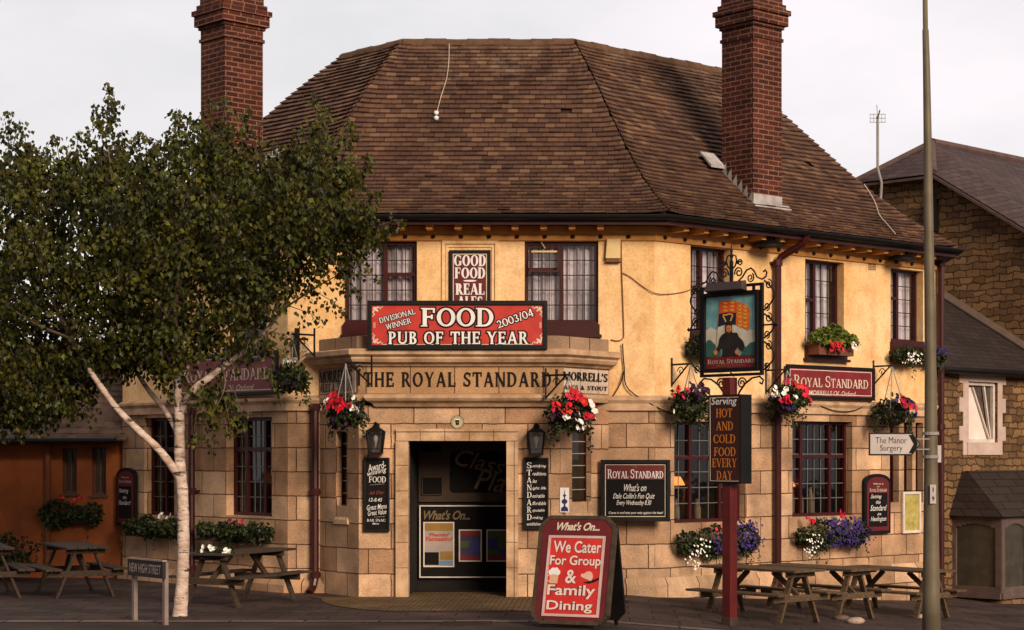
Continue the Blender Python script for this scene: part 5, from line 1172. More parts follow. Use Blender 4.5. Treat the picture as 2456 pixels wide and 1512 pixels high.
# ------------------------------------------------------------------ A-board
AB = thing('sandwich_board', "leaning red pavement A-board reading What's On... We Cater For Group & Family Dining", 'A-board', (at(1366, 1500, 21.8).x, 21.8, 0), R(-22))
W, H, LEAN = .93, 1.24, R(13.5)
def ab_panel(sgn, name, mat):
    h = [(-W / 2 + .09, 0), (W / 2 - .09, 0), (W / 2, .09), (W / 2, H - .11), (W / 2 - .11, H), (-W / 2 + .11, H), (-W / 2, H - .11), (-W / 2, .09)]
    o = MB().prism(h, -.02, .02).build(name, mat, AB); return o
piv = Vector((0, .0, .06))
fp = ab_panel(1, 'front_panel', MAROON); fp.location = piv; fp.rotation_euler = (-LEAN, 0, 0)
fm = MB(); h = [(-W / 2 + .09, 0), (W / 2 - .09, 0), (W / 2, .09), (W / 2, H - .11), (W / 2 - .11, H), (-W / 2 + .11, H), (-W / 2, H - .11), (-W / 2, .09)]
for i in range(8):
    a, b = h[i], h[(i + 1) % 8]; fm.bar((a[0], 0, a[1]), (b[0], 0, b[1]), .045, .06, up=(0, 1, 0))
fm.build('edge_trim', M('scuffed_trim', (.06, .035, .02), (.03, .018, .01), scale=12), fp)
px0, px1, pz0_, pz1_ = -W / 2 + .115, W / 2 - .10, .055 * H, .825 * H
MB().ring(px0, px1, pz0_, pz1_, .03, -.036, -.0205).build('poster_frame', M('poster_frame_pink', (.52, .36, .33), (.4, .27, .25)), fp)
MB().box(px0 + .03, px1 - .03, -.026, -.0206, pz0_ + .03, pz1_ - .03).build('poster', M('poster_bright_red', (.55, .028, .022), (.40, .018, .016), scale=2.5, rough=.35), fp)
INK = M('pink_lettering', (.70, .50, .44), (.6, .42, .37))
for tx_, a, b, c, d in (('We Cater', .20, .85, .66, .775), ('For Group', .17, .86, .515, .635), ('&', .40, .55, .37, .50), ('Family', .17, .82, .225, .355), ('Dining', .18, .80, .09, .205)):
    for mat_, nm_, o_, yy in ((BLACKT, 'letter_outline', .052, -.0275), (INK, 'lettering', .022, -.0310)):
        P_ = sans(tx_, o_); g_ = (o_ - .022) * .09
        write(MB(), P_, -W / 2 + a * W - g_, -W / 2 + b * W + g_, c * H - g_, d * H + g_, yy, step=.00005).build(nm_, mat_, fp)
m_ = MB(); write(m_, sans("What's On...", .028, .35, .95), -W / 2 + .22 * W, W / 2 - .2 * W, .875 * H, .955 * H, -.0225); m_.build('script_lettering', CREAMT, fp)
m_ = MB(); mx_, mz = -W / 2 + .245 * W, .435 * H
m_.prism([(mx_ - .055, mz - .085), (mx_ + .045, mz - .085), (mx_ + .055, mz + .03), (mx_ - .055, mz + .03)], -.030, -.027)
for q in thick([(mx_ - .055, mz + .01), (mx_ - .10, mz), (mx_ - .10, mz - .05), (mx_ - .055, mz - .06)], .008): m_.prism(list(q), -.029, -.027)
m_.build('printed_mug', M('mug_amber', (.55, .33, .2), (.48, .27, .16), scale=20), fp)
m_ = MB()
for k, (x, z, r_) in enumerate(((-.04, .045, .035), (0, .055, .04), (.04, .045, .035), (.02, .075, .028), (-.02, .072, .028))): m_.prism([(mx_ + x + r_ * math.cos(R(a)), mz + z + r_ * math.sin(R(a))) for a in range(0, 360, 30)], -.033 - .0003 * k, -.0305)
m_.build('printed_foam', WHITE, fp)
m_ = MB(); mx_, mz = -W / 2 + .70 * W, .44 * H
m_.prism([(mx_ - .09, mz), (mx_ - .05, mz - .02), (mx_ - .02, mz - .03), (mx_ + .05, mz - .06), (mx_ + .065, mz), (mx_ + .05, mz + .045), (mx_ + .02, mz + .06), (mx_ - .02, mz + .055), (mx_ - .05, mz + .03), (mx_ - .08, mz + .03)], -.030, -.027); m_.build('printed_glove', M('glove_pink', (.62, .36, .28)), fp)
m_ = MB(); m_.prism([(mx_ - .06, mz - .075), (mx_ + .03, mz - .085), (mx_ + .10, mz - .06), (mx_ + .15, mz - .03), (mx_ + .15, mz - .005), (mx_ + .09, mz - .03), (mx_ + .02, mz - .055)], -.030, -.027); m_.build('printed_shadow', BLACKT, fp)
bp2 = ab_panel(-1, 'back_panel', BLACK); bp2.location = Vector((0, 2 * math.sin(LEAN) * H + .03, .06)); bp2.rotation_euler = (LEAN, 0, 0)
for sx in (-1, 1):
    MB().bar((sx * .33, 0, .10), (sx * .335, -.02, -.0), .04, .03).build('leg', BLACK, AB)
    y_ = 2 * math.sin(LEAN) * H + .03; MB().bar((sx * .33, y_, .10), (sx * .335, y_ + .02, 0), .04, .03).build('leg', BLACK, AB)
# ------------------------------------------------------------------ street name plate
c_ = at(351, 1366, 22.5)
t = thing('street_nameplate', 'low black street nameplate reading NEW HIGH STREET on two grey legs', 'street sign', (c_.x, c_.y, 0), R(-50)); hw = .46; zb_ = 2 - (1384 - CY) / F * 22.5; zt_ = 2 - (1344 - CY) / F * 22.5
MB().box(-hw, hw, -.02, .02, zb_, zt_).build('plate', M('nameplate_black', (.02, .015, .014), (.012, .01, .01), scale=6), t)
m_ = MB(); write(m_, sans('NEW HIGH STREET', .008, 0, 1.05), -hw + .05, hw - .05, zb_ + .045, zt_ - .045, -.0215); m_.build('lettering', M('worn_lettering', (.42, .32, .26), (.3, .22, .18)), t)
MB().box(-hw - .012, hw + .012, -.028, .028, zt_ + .001, zt_ + .02).build('top_rail', M('pale_rail', (.3, .2, .16)), t)
for sx in (-1, 1): MB().box(sx * (hw - .06) - .03, sx * (hw - .06) + .03, .021, .07, -.2, zt_ - .01).build('leg', M('leg_grey', (.21, .15, .13)), t)
# ------------------------------------------------------------------ lamp column and direction sign
LY = 21.0
def lp_(px, py): q = at(px, py, LY); return q
lb_ = Vector((lp_(2233, 1500).x, LY, gz(3.6)))
lc = thing('lamp_column', 'tall tapering grey green lamp column at the right of the pavement', 'lamp column', lb_)
kk = F / LY
prof = [(2234, 1600, 24), (2233.5, 1420, 20.5), (2233, 1200, 17.5), (2232, 900, 14), (2228, 600, 11.8), (2225, 345, 10), (2222, 160, 8.6), (2219.6, 72, 7.6), (2219.5, 71, 6.2), (2217, -150, 5.6), (2215, -420, 5)]
MB().tube([lp_(a, b) - lb_ for a, b, _ in prof], [r_ / kk for _, _, r_ in prof], 14).build('shaft', GALV, lc, smooth=True)
hd = lp_(2215, -420) - lb_; MB().bar(hd, hd + Vector((-.3, -.4, .12)), .06, .06).build('arm', GALV, lc); MB().lathe([(0, .12), (.14, .1), (.2, 0), (.1, -.08), (0, -.1)], 12, hd + Vector((-.4, -.55, .12))).build('lamp_head', GREYM, lc)
q = lp_(2234, 1185) - lb_; MB().box(q.x - .033, q.x + .033, q.y - .105, q.y - .098, q.z - .105, q.z + .105).build('number_plate', SIGNGREY, lc)
m_ = MB(); write(m_, sans('1', .02), q.x - .006, q.x + .006, q.z + .025, q.z + .075, q.y - .1065); write(m_, sans('9', .02), q.x - .014, q.x + .014, q.z - .075, q.z - .025, q.y - .1065); m_.build('lettering', BLACKT, lc)
for py in (1040, 1096): q = lp_(2232, py) - lb_; MB().lathe([(.088, -.018), (.094, -.018), (.094, .018), (.088, .018)], 14, (q.x, q.y, q.z)).build('band', GREYM, lc)
q = lp_(2252, 1090) - lb_; MB().box(q.x - .02, q.x + .02, q.y - .03, q.y + .03, q.z - .09, q.z + .1).build('clamp_box', SIGNGREY, lc)
q = lp_(2235, 1211) - lb_; MB().lathe([(0, -.11), (.035, -.11), (.03, -.095), (0, -.095)], 12, (0, 0, 0)).build('lock', GREYM, lc, loc=(q.x, q.y, q.z))
SGY = LY - .14
q0, q1 = at(2083, 1093, SGY), at(2208, 1038, SGY); W, H = q1.x - q0.x, q1.z - q0.z
t = thing('direction_sign', 'arrow shaped grey sign reading The Manor Surgery fixed to the lamp column', 'direction sign', q0)
def arrow(m): return [(m, m), (W - .10 - m * .4, m), (W - m * 1.2, H / 2), (W - .10 - m * .4, H - m), (m, H - m)]
MB().prism(arrow(0), -.012, 0).build('border', BLACK, t); MB().prism(arrow(.018), -.016, -.0125).build('plate', SIGNGREY, t)
write(MB(), sans('The Manor', -.006), .075, .42, H * .53, H * .80, -.0175, step=0).build('lettering', BLACKT, t); write(MB(), sans('Surgery', -.004), .125, .375, H * .13, H * .46, -.0175, step=0).build('lettering', BLACKT, t)
m_ = MB(); m_.prism([(W - .135, H * .1), (W - .085, H * .1), (W - .03, H / 2), (W - .08, H / 2)], -.0185, -.0165); m_.prism([(W - .08, H / 2), (W - .03, H / 2), (W - .085, H * .9), (W - .135, H * .9)], -.0185, -.0165); m_.build('chevron', BLACKT, t)
MB().box(W - .10, W + .10, .001, .05, H * .25, H * .3).box(W - .10, W + .10, .001, .05, H * .7, H * .75).build('fixing', GREYM, t)
# ------------------------------------------------------------------ picnic tables
def picnic(loc, rz, label, L=1.75, H=.72, W=1.16, WOOD=WOOD):
    t = thing('picnic_table', label, 'picnic table', loc, rz, 'picnic tables outside the pub')
    m_ = MB()
    for k in range(4): m_.box(-.30 + k * .152, -.30 + k * .152 + .143, 0, L, H - .032, H)
    m_.build('tabletop', WOOD, t, bevel=.005)
    for sx in (-1, 1):
        m_ = MB()
        for k in range(2): x = sx * (W / 2 - .115) + (k - .5) * .118; m_.box(x - .055, x + .055, .02, L - .02, .385, .415)
        m_.build('seat', WOOD, t, bevel=.005)
    for y in (.22, L - .22):
        for sx in (-1, 1):
            MB().bar((sx * .12, y + .02 * sx, H - .034), (sx * .40, y + .02 * sx, 0), .038, .085, up=(0, 1, 0)).build('leg', WOOD, t, bevel=.004)
        MB().box(-W / 2 + .05, W / 2 - .05, y - .065, y - .03, .30, .383).build('cross_beam', WOOD, t, bevel=.004); MB().box(-.27, .27, y - .065, y - .03, H - .10, H - .034).build('top_bearer', WOOD, t, bevel=.004)
        s = 1 if y < L / 2 else -1
        MB().bar((0, y - .045, .34), (0, y + s * .42, H - .05), .04, .07).build('brace', WOOD, t, bevel=.004)
    return t
def ground_at(px, py):      # where a sight line meets the sloping ground
    lo = None
    for k in range(1800, 3400):
        Y = k / 100; q = at(px, py, Y)
        if q.z <= gzz(q.x): return Vector((q.x, Y, gzz(q.x)))
for (px, py), lab in (((1943, 1500), 'nearest picnic table, left of the three on the right, beside the red signpost'), ((2077, 1490), 'middle picnic table of the three on the right'), ((2262, 1488), 'picnic table behind the lamp column')):
    p = ground_at(px, py); picnic(p, R(42), lab)
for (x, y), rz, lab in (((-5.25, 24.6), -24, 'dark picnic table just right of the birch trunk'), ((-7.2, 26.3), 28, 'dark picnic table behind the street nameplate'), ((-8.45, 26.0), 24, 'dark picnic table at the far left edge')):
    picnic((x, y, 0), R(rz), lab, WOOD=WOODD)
def rock(px, py, r_, seed, label, mat=ROCK):
    p = ground_at(px, py); rr = random.Random(seed); m_ = MB(); n = 12; prof_ = []
    for i in range(7):
        a = -math.pi / 2 + math.pi * i / 6; prof_.append((max(.0, math.cos(a)), math.sin(a)))
    m_.lathe(prof_, n, (0, 0, 0)); m_.v = [(x * r_ * 1.5 * (1 + .12 * math.sin(3 * y + seed) + rr.uniform(-.05, .05)), y * r_ * (1 + rr.uniform(-.06, .06)), (z + .75) * r_ * .62 * (1 + rr.uniform(-.08, .08))) for x, y, z in m_.v]
    o = m_.build('rock', mat, None, p, rr.uniform(-.5, .3), smooth=True); tag(o, label, 'rock', 'rocks under the picnic tables')
rock(2052, 1497, .085, 1, 'pale pinkish rock on the ground between the legs of the middle table')
rock(2018, 1488, .07, 2, 'dim brown rock behind the pale one', M('dim_rock', (.14, .08, .06), (.08, .045, .035)))
rock(2206, 1484, .06, 3, 'small rock at the foot of the lamp column')
# ------------------------------------------------------------------ things inside the bar windows
def jar(px, py, h, label, P=PB, off=-.30, kind=0):
    u, z = P.uz(px, py); t = thing('stoneware_jar', label, 'jar', P.w(u, z, off), P.a, 'jars on the window sills')
    MB().lathe([(0, 0), (.055, 0), (.06, .02), (.06, h * .55), (.035, h * .75), (.022, h * .82), (.022, h * .95), (.03, h * .97), (.03, h), (0, h)], 14).build('body', POTT, t, smooth=True)
sh_ = MB()
for r in (wBl[0], wBl[1]): sh = MB().box(r[0], r[1], .212, .5, r[2] - .05, r[2] + .02); pp(sh, 'window_shelf', LOBBY, PB)
for px, h, lab in ((1655, .30, 'slim cream jar left in the bar window behind the signpost'), (1677, .44, 'tall cream jar in the bar window behind the signpost'), (1706, .30, 'short cream jar nearest the signpost in the bar window')): jar(px, 1246, h, lab)
for px, h, lab in ((1937, .36, 'cream jar on the left of the right-hand bar window'), (1953, .38, 'second cream jar from the left in the right-hand bar window'), (1978, .42, 'tallest cream jar in the right-hand bar window'), (2012, .36, 'pale jar by the right edge of the right-hand bar window')): jar(px, 1232, h, lab)
def oillamp(P, px, py, off, label):
    u, z = P.uz(px, py); t = thing('hanging_lamp', label, 'lamp', P.w(u, z, off), 0, 'orange lamps glowing in the bar windows')
    MB().lathe([(.0, .10), (.05, .10), (.11, .0), (.12, -.03), (.0, -.03)], 14).build('shade', GLOW, t, smooth=True); MB().tube([(0, 0, .1), (0, 0, .5)], .008, 5).build('cord', IRON, t); MB().lathe([(0, -.09), (.03, -.08), (.03, -.031), (0, -.031)], 10).build('burner', M('lamp_brass', (.35, .2, .06)) if 'lamp_brass' not in bpy.data.materials else bpy.data.materials['lamp_brass'], t)
oillamp(PB, 1662, 1160, -.34, 'orange lamp glowing in the bar window left of the signpost'); oillamp(PB, 1928, 1163, -.34, 'orange lamp glowing in the right-hand bar window'); oillamp(PC, 641, 1152, -.34, 'orange lamp glowing in the left bar window near the corner')
# ------------------------------------------------------------------ left wing
LW = Plane(-7.86, 30.75, 180)
PLW = Plane(0, 30.75, 0)
wing = thing('rear_wing', 'low orange rendered wing with a dark tiled roof half hidden under the birch', 'building', (-11, 30.75, 0))
def wp(mb, name, mat, parent=None, **k): return mb.build(name, mat, parent or wing, (11, -30.75 + 30.75, 0) if parent is None else (0, 0, 0), 0, **k)
ww = [PLW.box(150, 1075, 184, 1184), PLW.box(220, 1072, 254, 1188)]
zew = 2 - (1052 - CY) / F * 30.75
wp(MB().wall(-16, -7.85, -.5, zew, ww, .16), 'wall', RENDER_O)
for q in ww:
    f = MB(); f.ring(q[0], q[1], q[2], q[3], .04, .10, .15); f.box((q[0] + q[1]) / 2 - .015, (q[0] + q[1]) / 2 + .015, .10, .14, q[2] + .04, q[3] - .04); f.box(q[0] - .03, q[1] + .03, -.04, .1, q[2] - .04, q[2] - .002)
    fo = wp(f, 'window', M('wing_frame', (.09, .04, .025)) if 'wing_frame' not in bpy.data.materials else bpy.data.materials['wing_frame'])
    g_ = MB(); g_.face([(q[0], .13, q[2]), (q[1], .13, q[2]), (q[1], .13, q[3]), (q[0], .13, q[3])]); wp(g_, 'pane', M('dull_pane', (.05, .03, .02), rough=.15) if 'dull_pane' not in bpy.data.materials else bpy.data.materials['dull_pane'], fo)
rw = MB(); sl_ = .62; rw.face([(-16, -.34, zew - .03), (-7.72, -.34, zew - .03), (-7.72, 2.5, zew - .03 + 2.84 * sl_), (-16, 2.5, zew - .03 + 2.84 * sl_)])
for k in range(16):
    y0, y1 = -.35 + k * .17, -.35 + (k + 1) * .17 + .03; z0, z1 = zew - .05 + (y0 + .35) * sl_ + .03, zew - .05 + (y1 + .35) * sl_ + .005
    x = -16.0; 
    while x < -7.73:
        d_ = .17 + rng.uniform(-.004, .004); x2 = min(x + d_ - .005, -7.72); j = rng.uniform(-.004, .004)
        rw.face([(x, y0, z0 + j), (x2, y0, z0 + j), (x2, y1, z1), (x, y1, z1)]); rw.face([(x, y0, z0 - .02 + j), (x2, y0, z0 - .02 + j), (x2, y0, z0 + j), (x, y0, z0 + j)]); x += d_
wp(rw, 'roof', M('wing_tile', (.10, .06, .04), (.05, .03, .02), isl=.4, rough=.9))
wp(MB().tube([(-16, -.38, zew - .04), (-7.88, -.38, zew - .04)], .055, 8), 'gutter', BLACK)
wp(MB().tube([(PLW.uz(118, 1100)[0], -.08, -.1), (PLW.uz(118, 1100)[0], -.08, zew - .05)], .05, 8), 'downpipe', M('orange_pipe', (.16, .045, .015)))
planter(PLW, (96, 1192, 246, 1268), 'dark planted window box on the orange wing under two small windows', 31, [FR + (5, .25, .8, .85, 1.0, .035)], trails=3, nleaf=900, leafmat=FOL)
# ------------------------------------------------------------------ stone house on the right
E = Plane(5.85, 32.6, 46); G = Plane(8.43, 35.27, -44)
hs = thing('stone_house', 'rubble stone house with slate roof and lean-to behind the pub', 'house', (6, 35, 0))
hb = Vector((6, 35, 0))
def hp(mb, name, mat, P, parent=None, **k):
    if parent: return mb.build(name, mat, parent, (0, 0, 0), 0, **k)
    return mb.build(name, mat, hs, P.w(0) - hb, P.a, **k)
hu2, hz2 = G.uz(2236, 413); hu1, hz1 = G.uz(2070, 424); hzz = (hz1 + hz2) / 2
vu, vz = G.uz(2456, 546); k_ = (hz2 - vz) / (vu - hu2); uR, uL = 2.2, hu1 - 2.5
zR = hzz - k_ * (uR - hu2); zL = hzz - k_ * (hu1 - uL)
gw = MB(); pts = [(uL, -2), (uR, -2), (uR, zR), (hu2, hzz), (hu1, hzz), (uL, zL)]
gw.face([(x, 0, z) for x, z in pts], [(x, z) for x, z in pts]); gw.face([(uR, 0, -2), (uR, 9, -2), (uR, 9, zR), (uR, 0, zR)], [(0, -2), (9, -2), (9, zR), (0, zR)])
hp(gw, 'wall', RUBBLE, G)
um2 = (hu1 + hu2) / 2 + .15; za = 2 - (343 - CY) / F * (G.w(um2, 0, -1.0).y)
rfm = MB(); A_ = Vector((um2, 1.0, za)); o_ = .18
def uvq(pts, a, b):  # planar uv
    a, b = Vector(a).normalized(), Vector(b).normalized(); return [(Vector(p).dot(a), Vector(p).dot(b)) for p in pts]
q = [Vector((hu1 - .15, -o_, hzz - .10)), Vector((hu2 + .15, -o_, hzz - .10)), A_]; rfm.face(q, uvq(q, (1, 0, 0), A_ - (q[0] + q[1]) / 2))
q = [Vector((hu2 + .15, -o_, hzz - .10)), Vector((uR + .2, -o_, zR - .12)), Vector((uR + .2, 12, zR - .12)), Vector((um2, 12, za)), A_]; rfm.face(q, uvq(q, (0, 1, 0), A_ - Vector((uR, 1, zR))))
q = [Vector((hu1 - .15, -o_, hzz - .10)), A_, Vector((um2, 12, za)), Vector((uL - .2, 12, zL - .12)), Vector((uL - .2, -o_, zL - .12))]; rfm.face(q, uvq(q, (0, 1, 0), A_ - Vector((uL, 1, zL))))
ro = hp(rfm, 'roof', SLATE, G)
vb = MB(); 
vb.bar((hu2 + .15, -o_ + .0, hzz - .16), (uR + .2, -o_, zR - .18), .05, .10, up=(0, 1, 0)); vb.bar((hu1 - .15, -o_, hzz - .17), (hu2 + .15, -o_, hzz - .17), .05, .09, up=(0, 1, 0)); vb.tube([A_, (um2, 12, za + .02)], .10, 8); vb.tube([A_, q[0]], .07, 8); vb.tube([A_, (hu2 + .15, -o_, hzz - .08)], .07, 8)
hp(vb, 'ridge_and_verge', M('house_ridge', (.10, .055, .045), (.06, .035, .03)), G)
fl_ = G.box(2233, 480, 2252, 556); hp(MB().box(fl_[0], fl_[1], -.2, -.001, fl_[2], fl_[3]), 'flue', BLACK, G)
# lean-to with the plate window and bay
zE = E.uz(2300, 883)[1]; EL = 3.71; inw = 2.65; zT2 = 5.2
we = E.box(2322, 915, 2392, 1062)
hp(MB().wall(-.3, EL, -2, zE, [we], .18), 'leanto_wall', RUBBLE, E)
lr = MB(); q = [Vector((-.35, -.2, zE - .02)), Vector((EL, -.2, zE - .02)), Vector((EL, inw, zT2)), Vector((-.35, inw, zT2))]; lr.face(q, uvq(q, (1, 0, 0), q[3] - q[0])); hp(lr, 'leanto_roof', SLATE_D, E)
fl2 = MB(); fl2.hexa([Vector((EL - .12, -.2, zE)), Vector((EL, -.2, zE)), Vector((EL, inw, zT2 + .02)), Vector((EL - .12, inw, zT2 + .02)), Vector((EL - .12, -.2, zE + .03)), Vector((EL, -.2, zE + .12)), Vector((EL, inw, zT2 + .16)), Vector((EL - .12, inw, zT2 + .05))]); hp(fl2, 'flashing', M('dull_flashing', (.10, .065, .05)), E)
hp(MB().tube([(-.35, -.24, zE - .06), (EL, -.24, zE - .06)], .06, 8), 'gutter', BLACK, E)
sw = MB(); a, b, c, d = we; e_ = .19
n = 6
for k in range(n):
    z0, z1 = c - .22 + (d - c + .44) * k / n, c - .22 + (d - c + .44) * (k + 1) / n; lw_ = e_ + (.10 if k % 2 else -.02)
    sw.box(a - lw_, a, -.012, .0, z0, z1); sw.box(b, b + lw_ * .9, -.012, .0, z0, z1)
sw.box(a, b, -.014, .0, d, d + .22); sw.box(a - .05, b + .05, -.03, 0, c - .22, c); hp(sw, 'window_surround', M('white_surround', (.50, .37, .32), (.38, .27, .22), scale=4, rough=.9), E)
wf = MB(); wf.ring(a, b, c, d, .06, .05, .12); fo = hp(wf, 'window', WHITEW, E)
g_ = MB(); g_.face([(a, .11, c), (b, .11, c), (b, .11, d), (a, .11, d)]); hp(g_, 'pane', M('house_pane', (.10, .075, .06), (.06, .045, .04), rough=.12), E, fo)
wd = b - a; bl_ = MB(); bl_.face([(a + .06, .095, c + .06), (a + .80 * wd, .095, c + .06), (a + .24 * wd, .095, d - .1), (a + .06, .095, d - .1)]); hp(bl_, 'sash_glint', M('sky_glint_white', (.72, .60, .54), (.6, .5, .44)), E, fo)  # white shape paints the bright sky reflected in the opened sash
st_ = MB(); st_.bar((a + .84 * wd, .06, c + .07), (a + .62 * wd, .06, d - .08), .04, .035); st_.bar((a + .80 * wd, .06, c + .07), (a + .26 * wd, .07, d - .1), .03, .03); hp(st_, 'open_sash', WHITEW, E, fo)
# bay
bu = E.uz(2285, 1300)[0]; B0 = E.w(bu); FB = Plane(B0.x, B0.y, -44); bl = .98; BC = FB.w(bl); F2 = Plane(BC.x, BC.y, 46)
zb0 = FB.uz(2400, 1424)[1]; zb1 = FB.uz(2400, 1240)[1]
bay = thing('bay_window', 'mauve painted bay with arched panes at the right edge beside the lamp column', 'bay window', (B0.x, B0.y, zb0), FB.a); bz = Vector((B0.x, B0.y, zb0)); H = zb1 - zb0
def bayside(L0, fr_, parent_loc, ang, panes):
    m_ = MB(); m_.box(0, L0, -.04, .06, -.10, 0.0); m_.box(0, L0, -.01, .05, 0, .10); m_.box(0, L0, -.01, .05, H - .12, H)
    xs_ = [0] + [x for p in panes for x in p] + [L0]
    for i in range(0, len(xs_), 2): m_.box(xs_[i], xs_[i + 1], -.012, .055, .1, H - .12)
    for a, b in panes:
        for k in range(8):
            xa, xb = a + (b - a) * k / 8, a + (b - a) * (k + 1) / 8; s = abs((xa + xb - a - b) / (b - a)); m_.box(xa, xb, -.008, .05, H - .12 - .08 * s * s - .005, H - .1201)
    o = m_.build('frame', BAYW, bay, parent_loc, ang)
    g_ = MB(); g_.face([(0, .03, .05), (L0, .03, .05), (L0, .03, H - .05), (0, .03, H - .05)]); g_.build('pane', M('bay_pane', (.055, .045, .034), (.035, .03, .024), rough=.25) if 'bay_pane' not in bpy.data.materials else bpy.data.materials['bay_pane'], bay, parent_loc, ang)
bayside(bl, .1, (0, 0, 0), 0, [(.07, bl - .11)])
bayside(2.6, .1, (bl, 0, 0), F2.a - FB.a, [(.10, .75), (.88, 1.6), (1.75, 2.5)])
m_ = MB(); rr_ = [Vector((-.2, -.12, H)), Vector((bl + .12, -.12, H)), Vector((bl + .12, 2.7, H)), Vector((.1, 2.7, H))]
top = [Vector((-.12, .25, H + .75)), Vector((.10, .30, H + .78)), Vector((.12, 2.5, H + .78)), Vector((-.1, 2.7, H + .7))]
for i in range(3): m_.face([rr_[i], rr_[i + 1], top[i + 1], top[i]], [(i, 0), (i + 1, 0), (i + 1, 1), (i, 1)])
m_.face(rr_[::-1]); m_.build('canopy', SLATE_D, bay)
MB().box(-.01, bl - .02, .06, 2.65, -1.2, -.10).build('base_wall', RUBBLE, bay)
# aerial
ag = G.w(-3.8, 0, .1); q0 = at(2112, 470, ag.y - .1); q1 = at(2105, 278, ag.y - .1)
t = thing('television_aerial', 'thin television aerial on a mast rising behind the pub roof', 'aerial', q0)
v = q1 - q0; MB().tube([(0, 0, -.1), (0.02, 0, .25), Vector((v.x, 0, .55)), Vector((v.x, 0, v.z))], .028, 8).build('mast', GREYM, t)
m_ = MB()
for dz in (.0, .08, -.08): m_.bar((v.x - .16, 0, v.z - .05 + dz), (v.x + .16, 0, v.z - .05 + dz), .012, .012)
for dx in (-.15, -.08, 0, .08, .15): m_.bar((v.x + dx, 0, v.z - .13), (v.x + dx, 0, v.z + .03), .009, .009)
m_.bar((v.x, 0, v.z - .05), (v.x - .03, -.5, v.z + .02), .02, .02); m_.bar((v.x, 0, v.z), (v.x - .02, 0, v.z + .22), .014, .014); m_.build('array', GREYM, t)
# ------------------------------------------------------------------ birch
TY = 23.4; tb = at(432, 1486, TY); tb.z = 0
birch = thing('birch_tree', 'white barked birch with a broad dark green crown in front of the left wing', 'tree', tb); ks = F / TY
def tp_(pts):   # (px, py, dy, radius px)
    P_ = [];
    for px, py, dy, r_ in pts: q = at(px, py, TY); P_.append((Vector((q.x - tb.x, dy, q.z - tb.z)), r_ / ks))
    out, rr_ = [], []
    for i in range(len(P_) - 1):
        p0, p1, p2, p3 = [P_[max(0, min(len(P_) - 1, j))][0] for j in (i - 1, i, i + 1, i + 2)]
        for k in range(5):
            s = k / 5; out.append(.5 * ((2 * p1) + (p2 - p0) * s + (2 * p0 - 5 * p1 + 4 * p2 - p3) * s * s + (3 * p1 - p0 - 3 * p2 + p3) * s ** 3)); rr_.append((P_[i][1] * (1 - s) + P_[i + 1][1] * s) * (1 + .05 * math.sin(i * 3 + k * 2.2)))
    out.append(P_[-1][0]); rr_.append(P_[-1][1]); return out, rr_
tr = MB()
tr.tube(*tp_([(428, 1500, 0, 22), (432, 1470, 0, 17.5), (438, 1380, 0, 14.5), (440, 1280, 0, 13.8), (438, 1190, 0, 13.5), (432, 1120, 0, 13), (430, 1040, 0, 12.5), (430, 975, 0, 12)]), 14)
limbs = [[(436, 1155, 0, 10), (414, 1118, -.05, 10), (383, 1076, -.1, 9.2), (336, 1028, -.2, 8.4), (296, 982, -.3, 7.6), (262, 930, -.4, 6.8), (235, 885, -.5, 6), (205, 820, -.6, 6), (160, 720, -.7, 4), (120, 600, -.7, 2)],
         [(428, 1045, 0, 8), (410, 1015, .1, 7), (380, 975, .2, 6.5), (345, 938, .3, 6), (310, 893, .4, 5), (270, 800, .6, 4), (250, 650, .7, 3), (255, 480, .7, 1.5), (252, 400, .7, .8)],
         [(430, 985, 0, 10), (426, 930, 0, 9), (424, 870, -.05, 8), (424, 780, -.1, 7), (432, 650, -.1, 5), (440, 500, 0, 3.5), (445, 330, 0, 1.5)],
         [(434, 990, 0, 9), (450, 960, -.1, 9), (480, 930, -.2, 9), (520, 900, -.2, 8), (560, 865, -.1, 7), (610, 820, .1, 5.5), (660, 740, .4, 4), (720, 620, .6, 2.5), (780, 500, .6, 1)],
         [(425, 920, 0, 6), (450, 860, .3, 5), (500, 760, .5, 4), (540, 600, .6, 3), (560, 420, .6, 1.5)], [(660, 740, .4, 3), (740, 690, .3, 2), (810, 650, .3, 1)], [(610, 820, .1, 3), (640, 800, .1, 1.6), (665, 785, .1, .8)],
         [(205, 820, -.6, 4), (120, 780, -.9, 3), (20, 700, -1, 1.5)], [(424, 780, -.1, 4), (360, 680, -.6, 3), (320, 520, -.8, 2), (300, 380, -.8, 1)], [(540, 880, -.2, 3), (552, 920, -.3, 1.6), (540, 960, -.3, 1), (515, 1000, -.3, .6)]]
br2 = MB()
for L_ in limbs:
    lo_ = [p for p in L_ if p[1] > 835]; hi_ = [p for p in L_ if p[1] <= 900] if L_[0][1] > 900 else L_
    if len(lo_) > 1 and L_[0][0] != 540: tr.tube(*tp_(lo_), 10)
    elif L_[0][0] == 540: hi_ = L_
    if len(hi_) > 1: br2.tube(*tp_(hi_), 7)
br2.build('branches', BARKD, birch, smooth=True)
trunk = tr.build('trunk', BARK, birch, smooth=True)
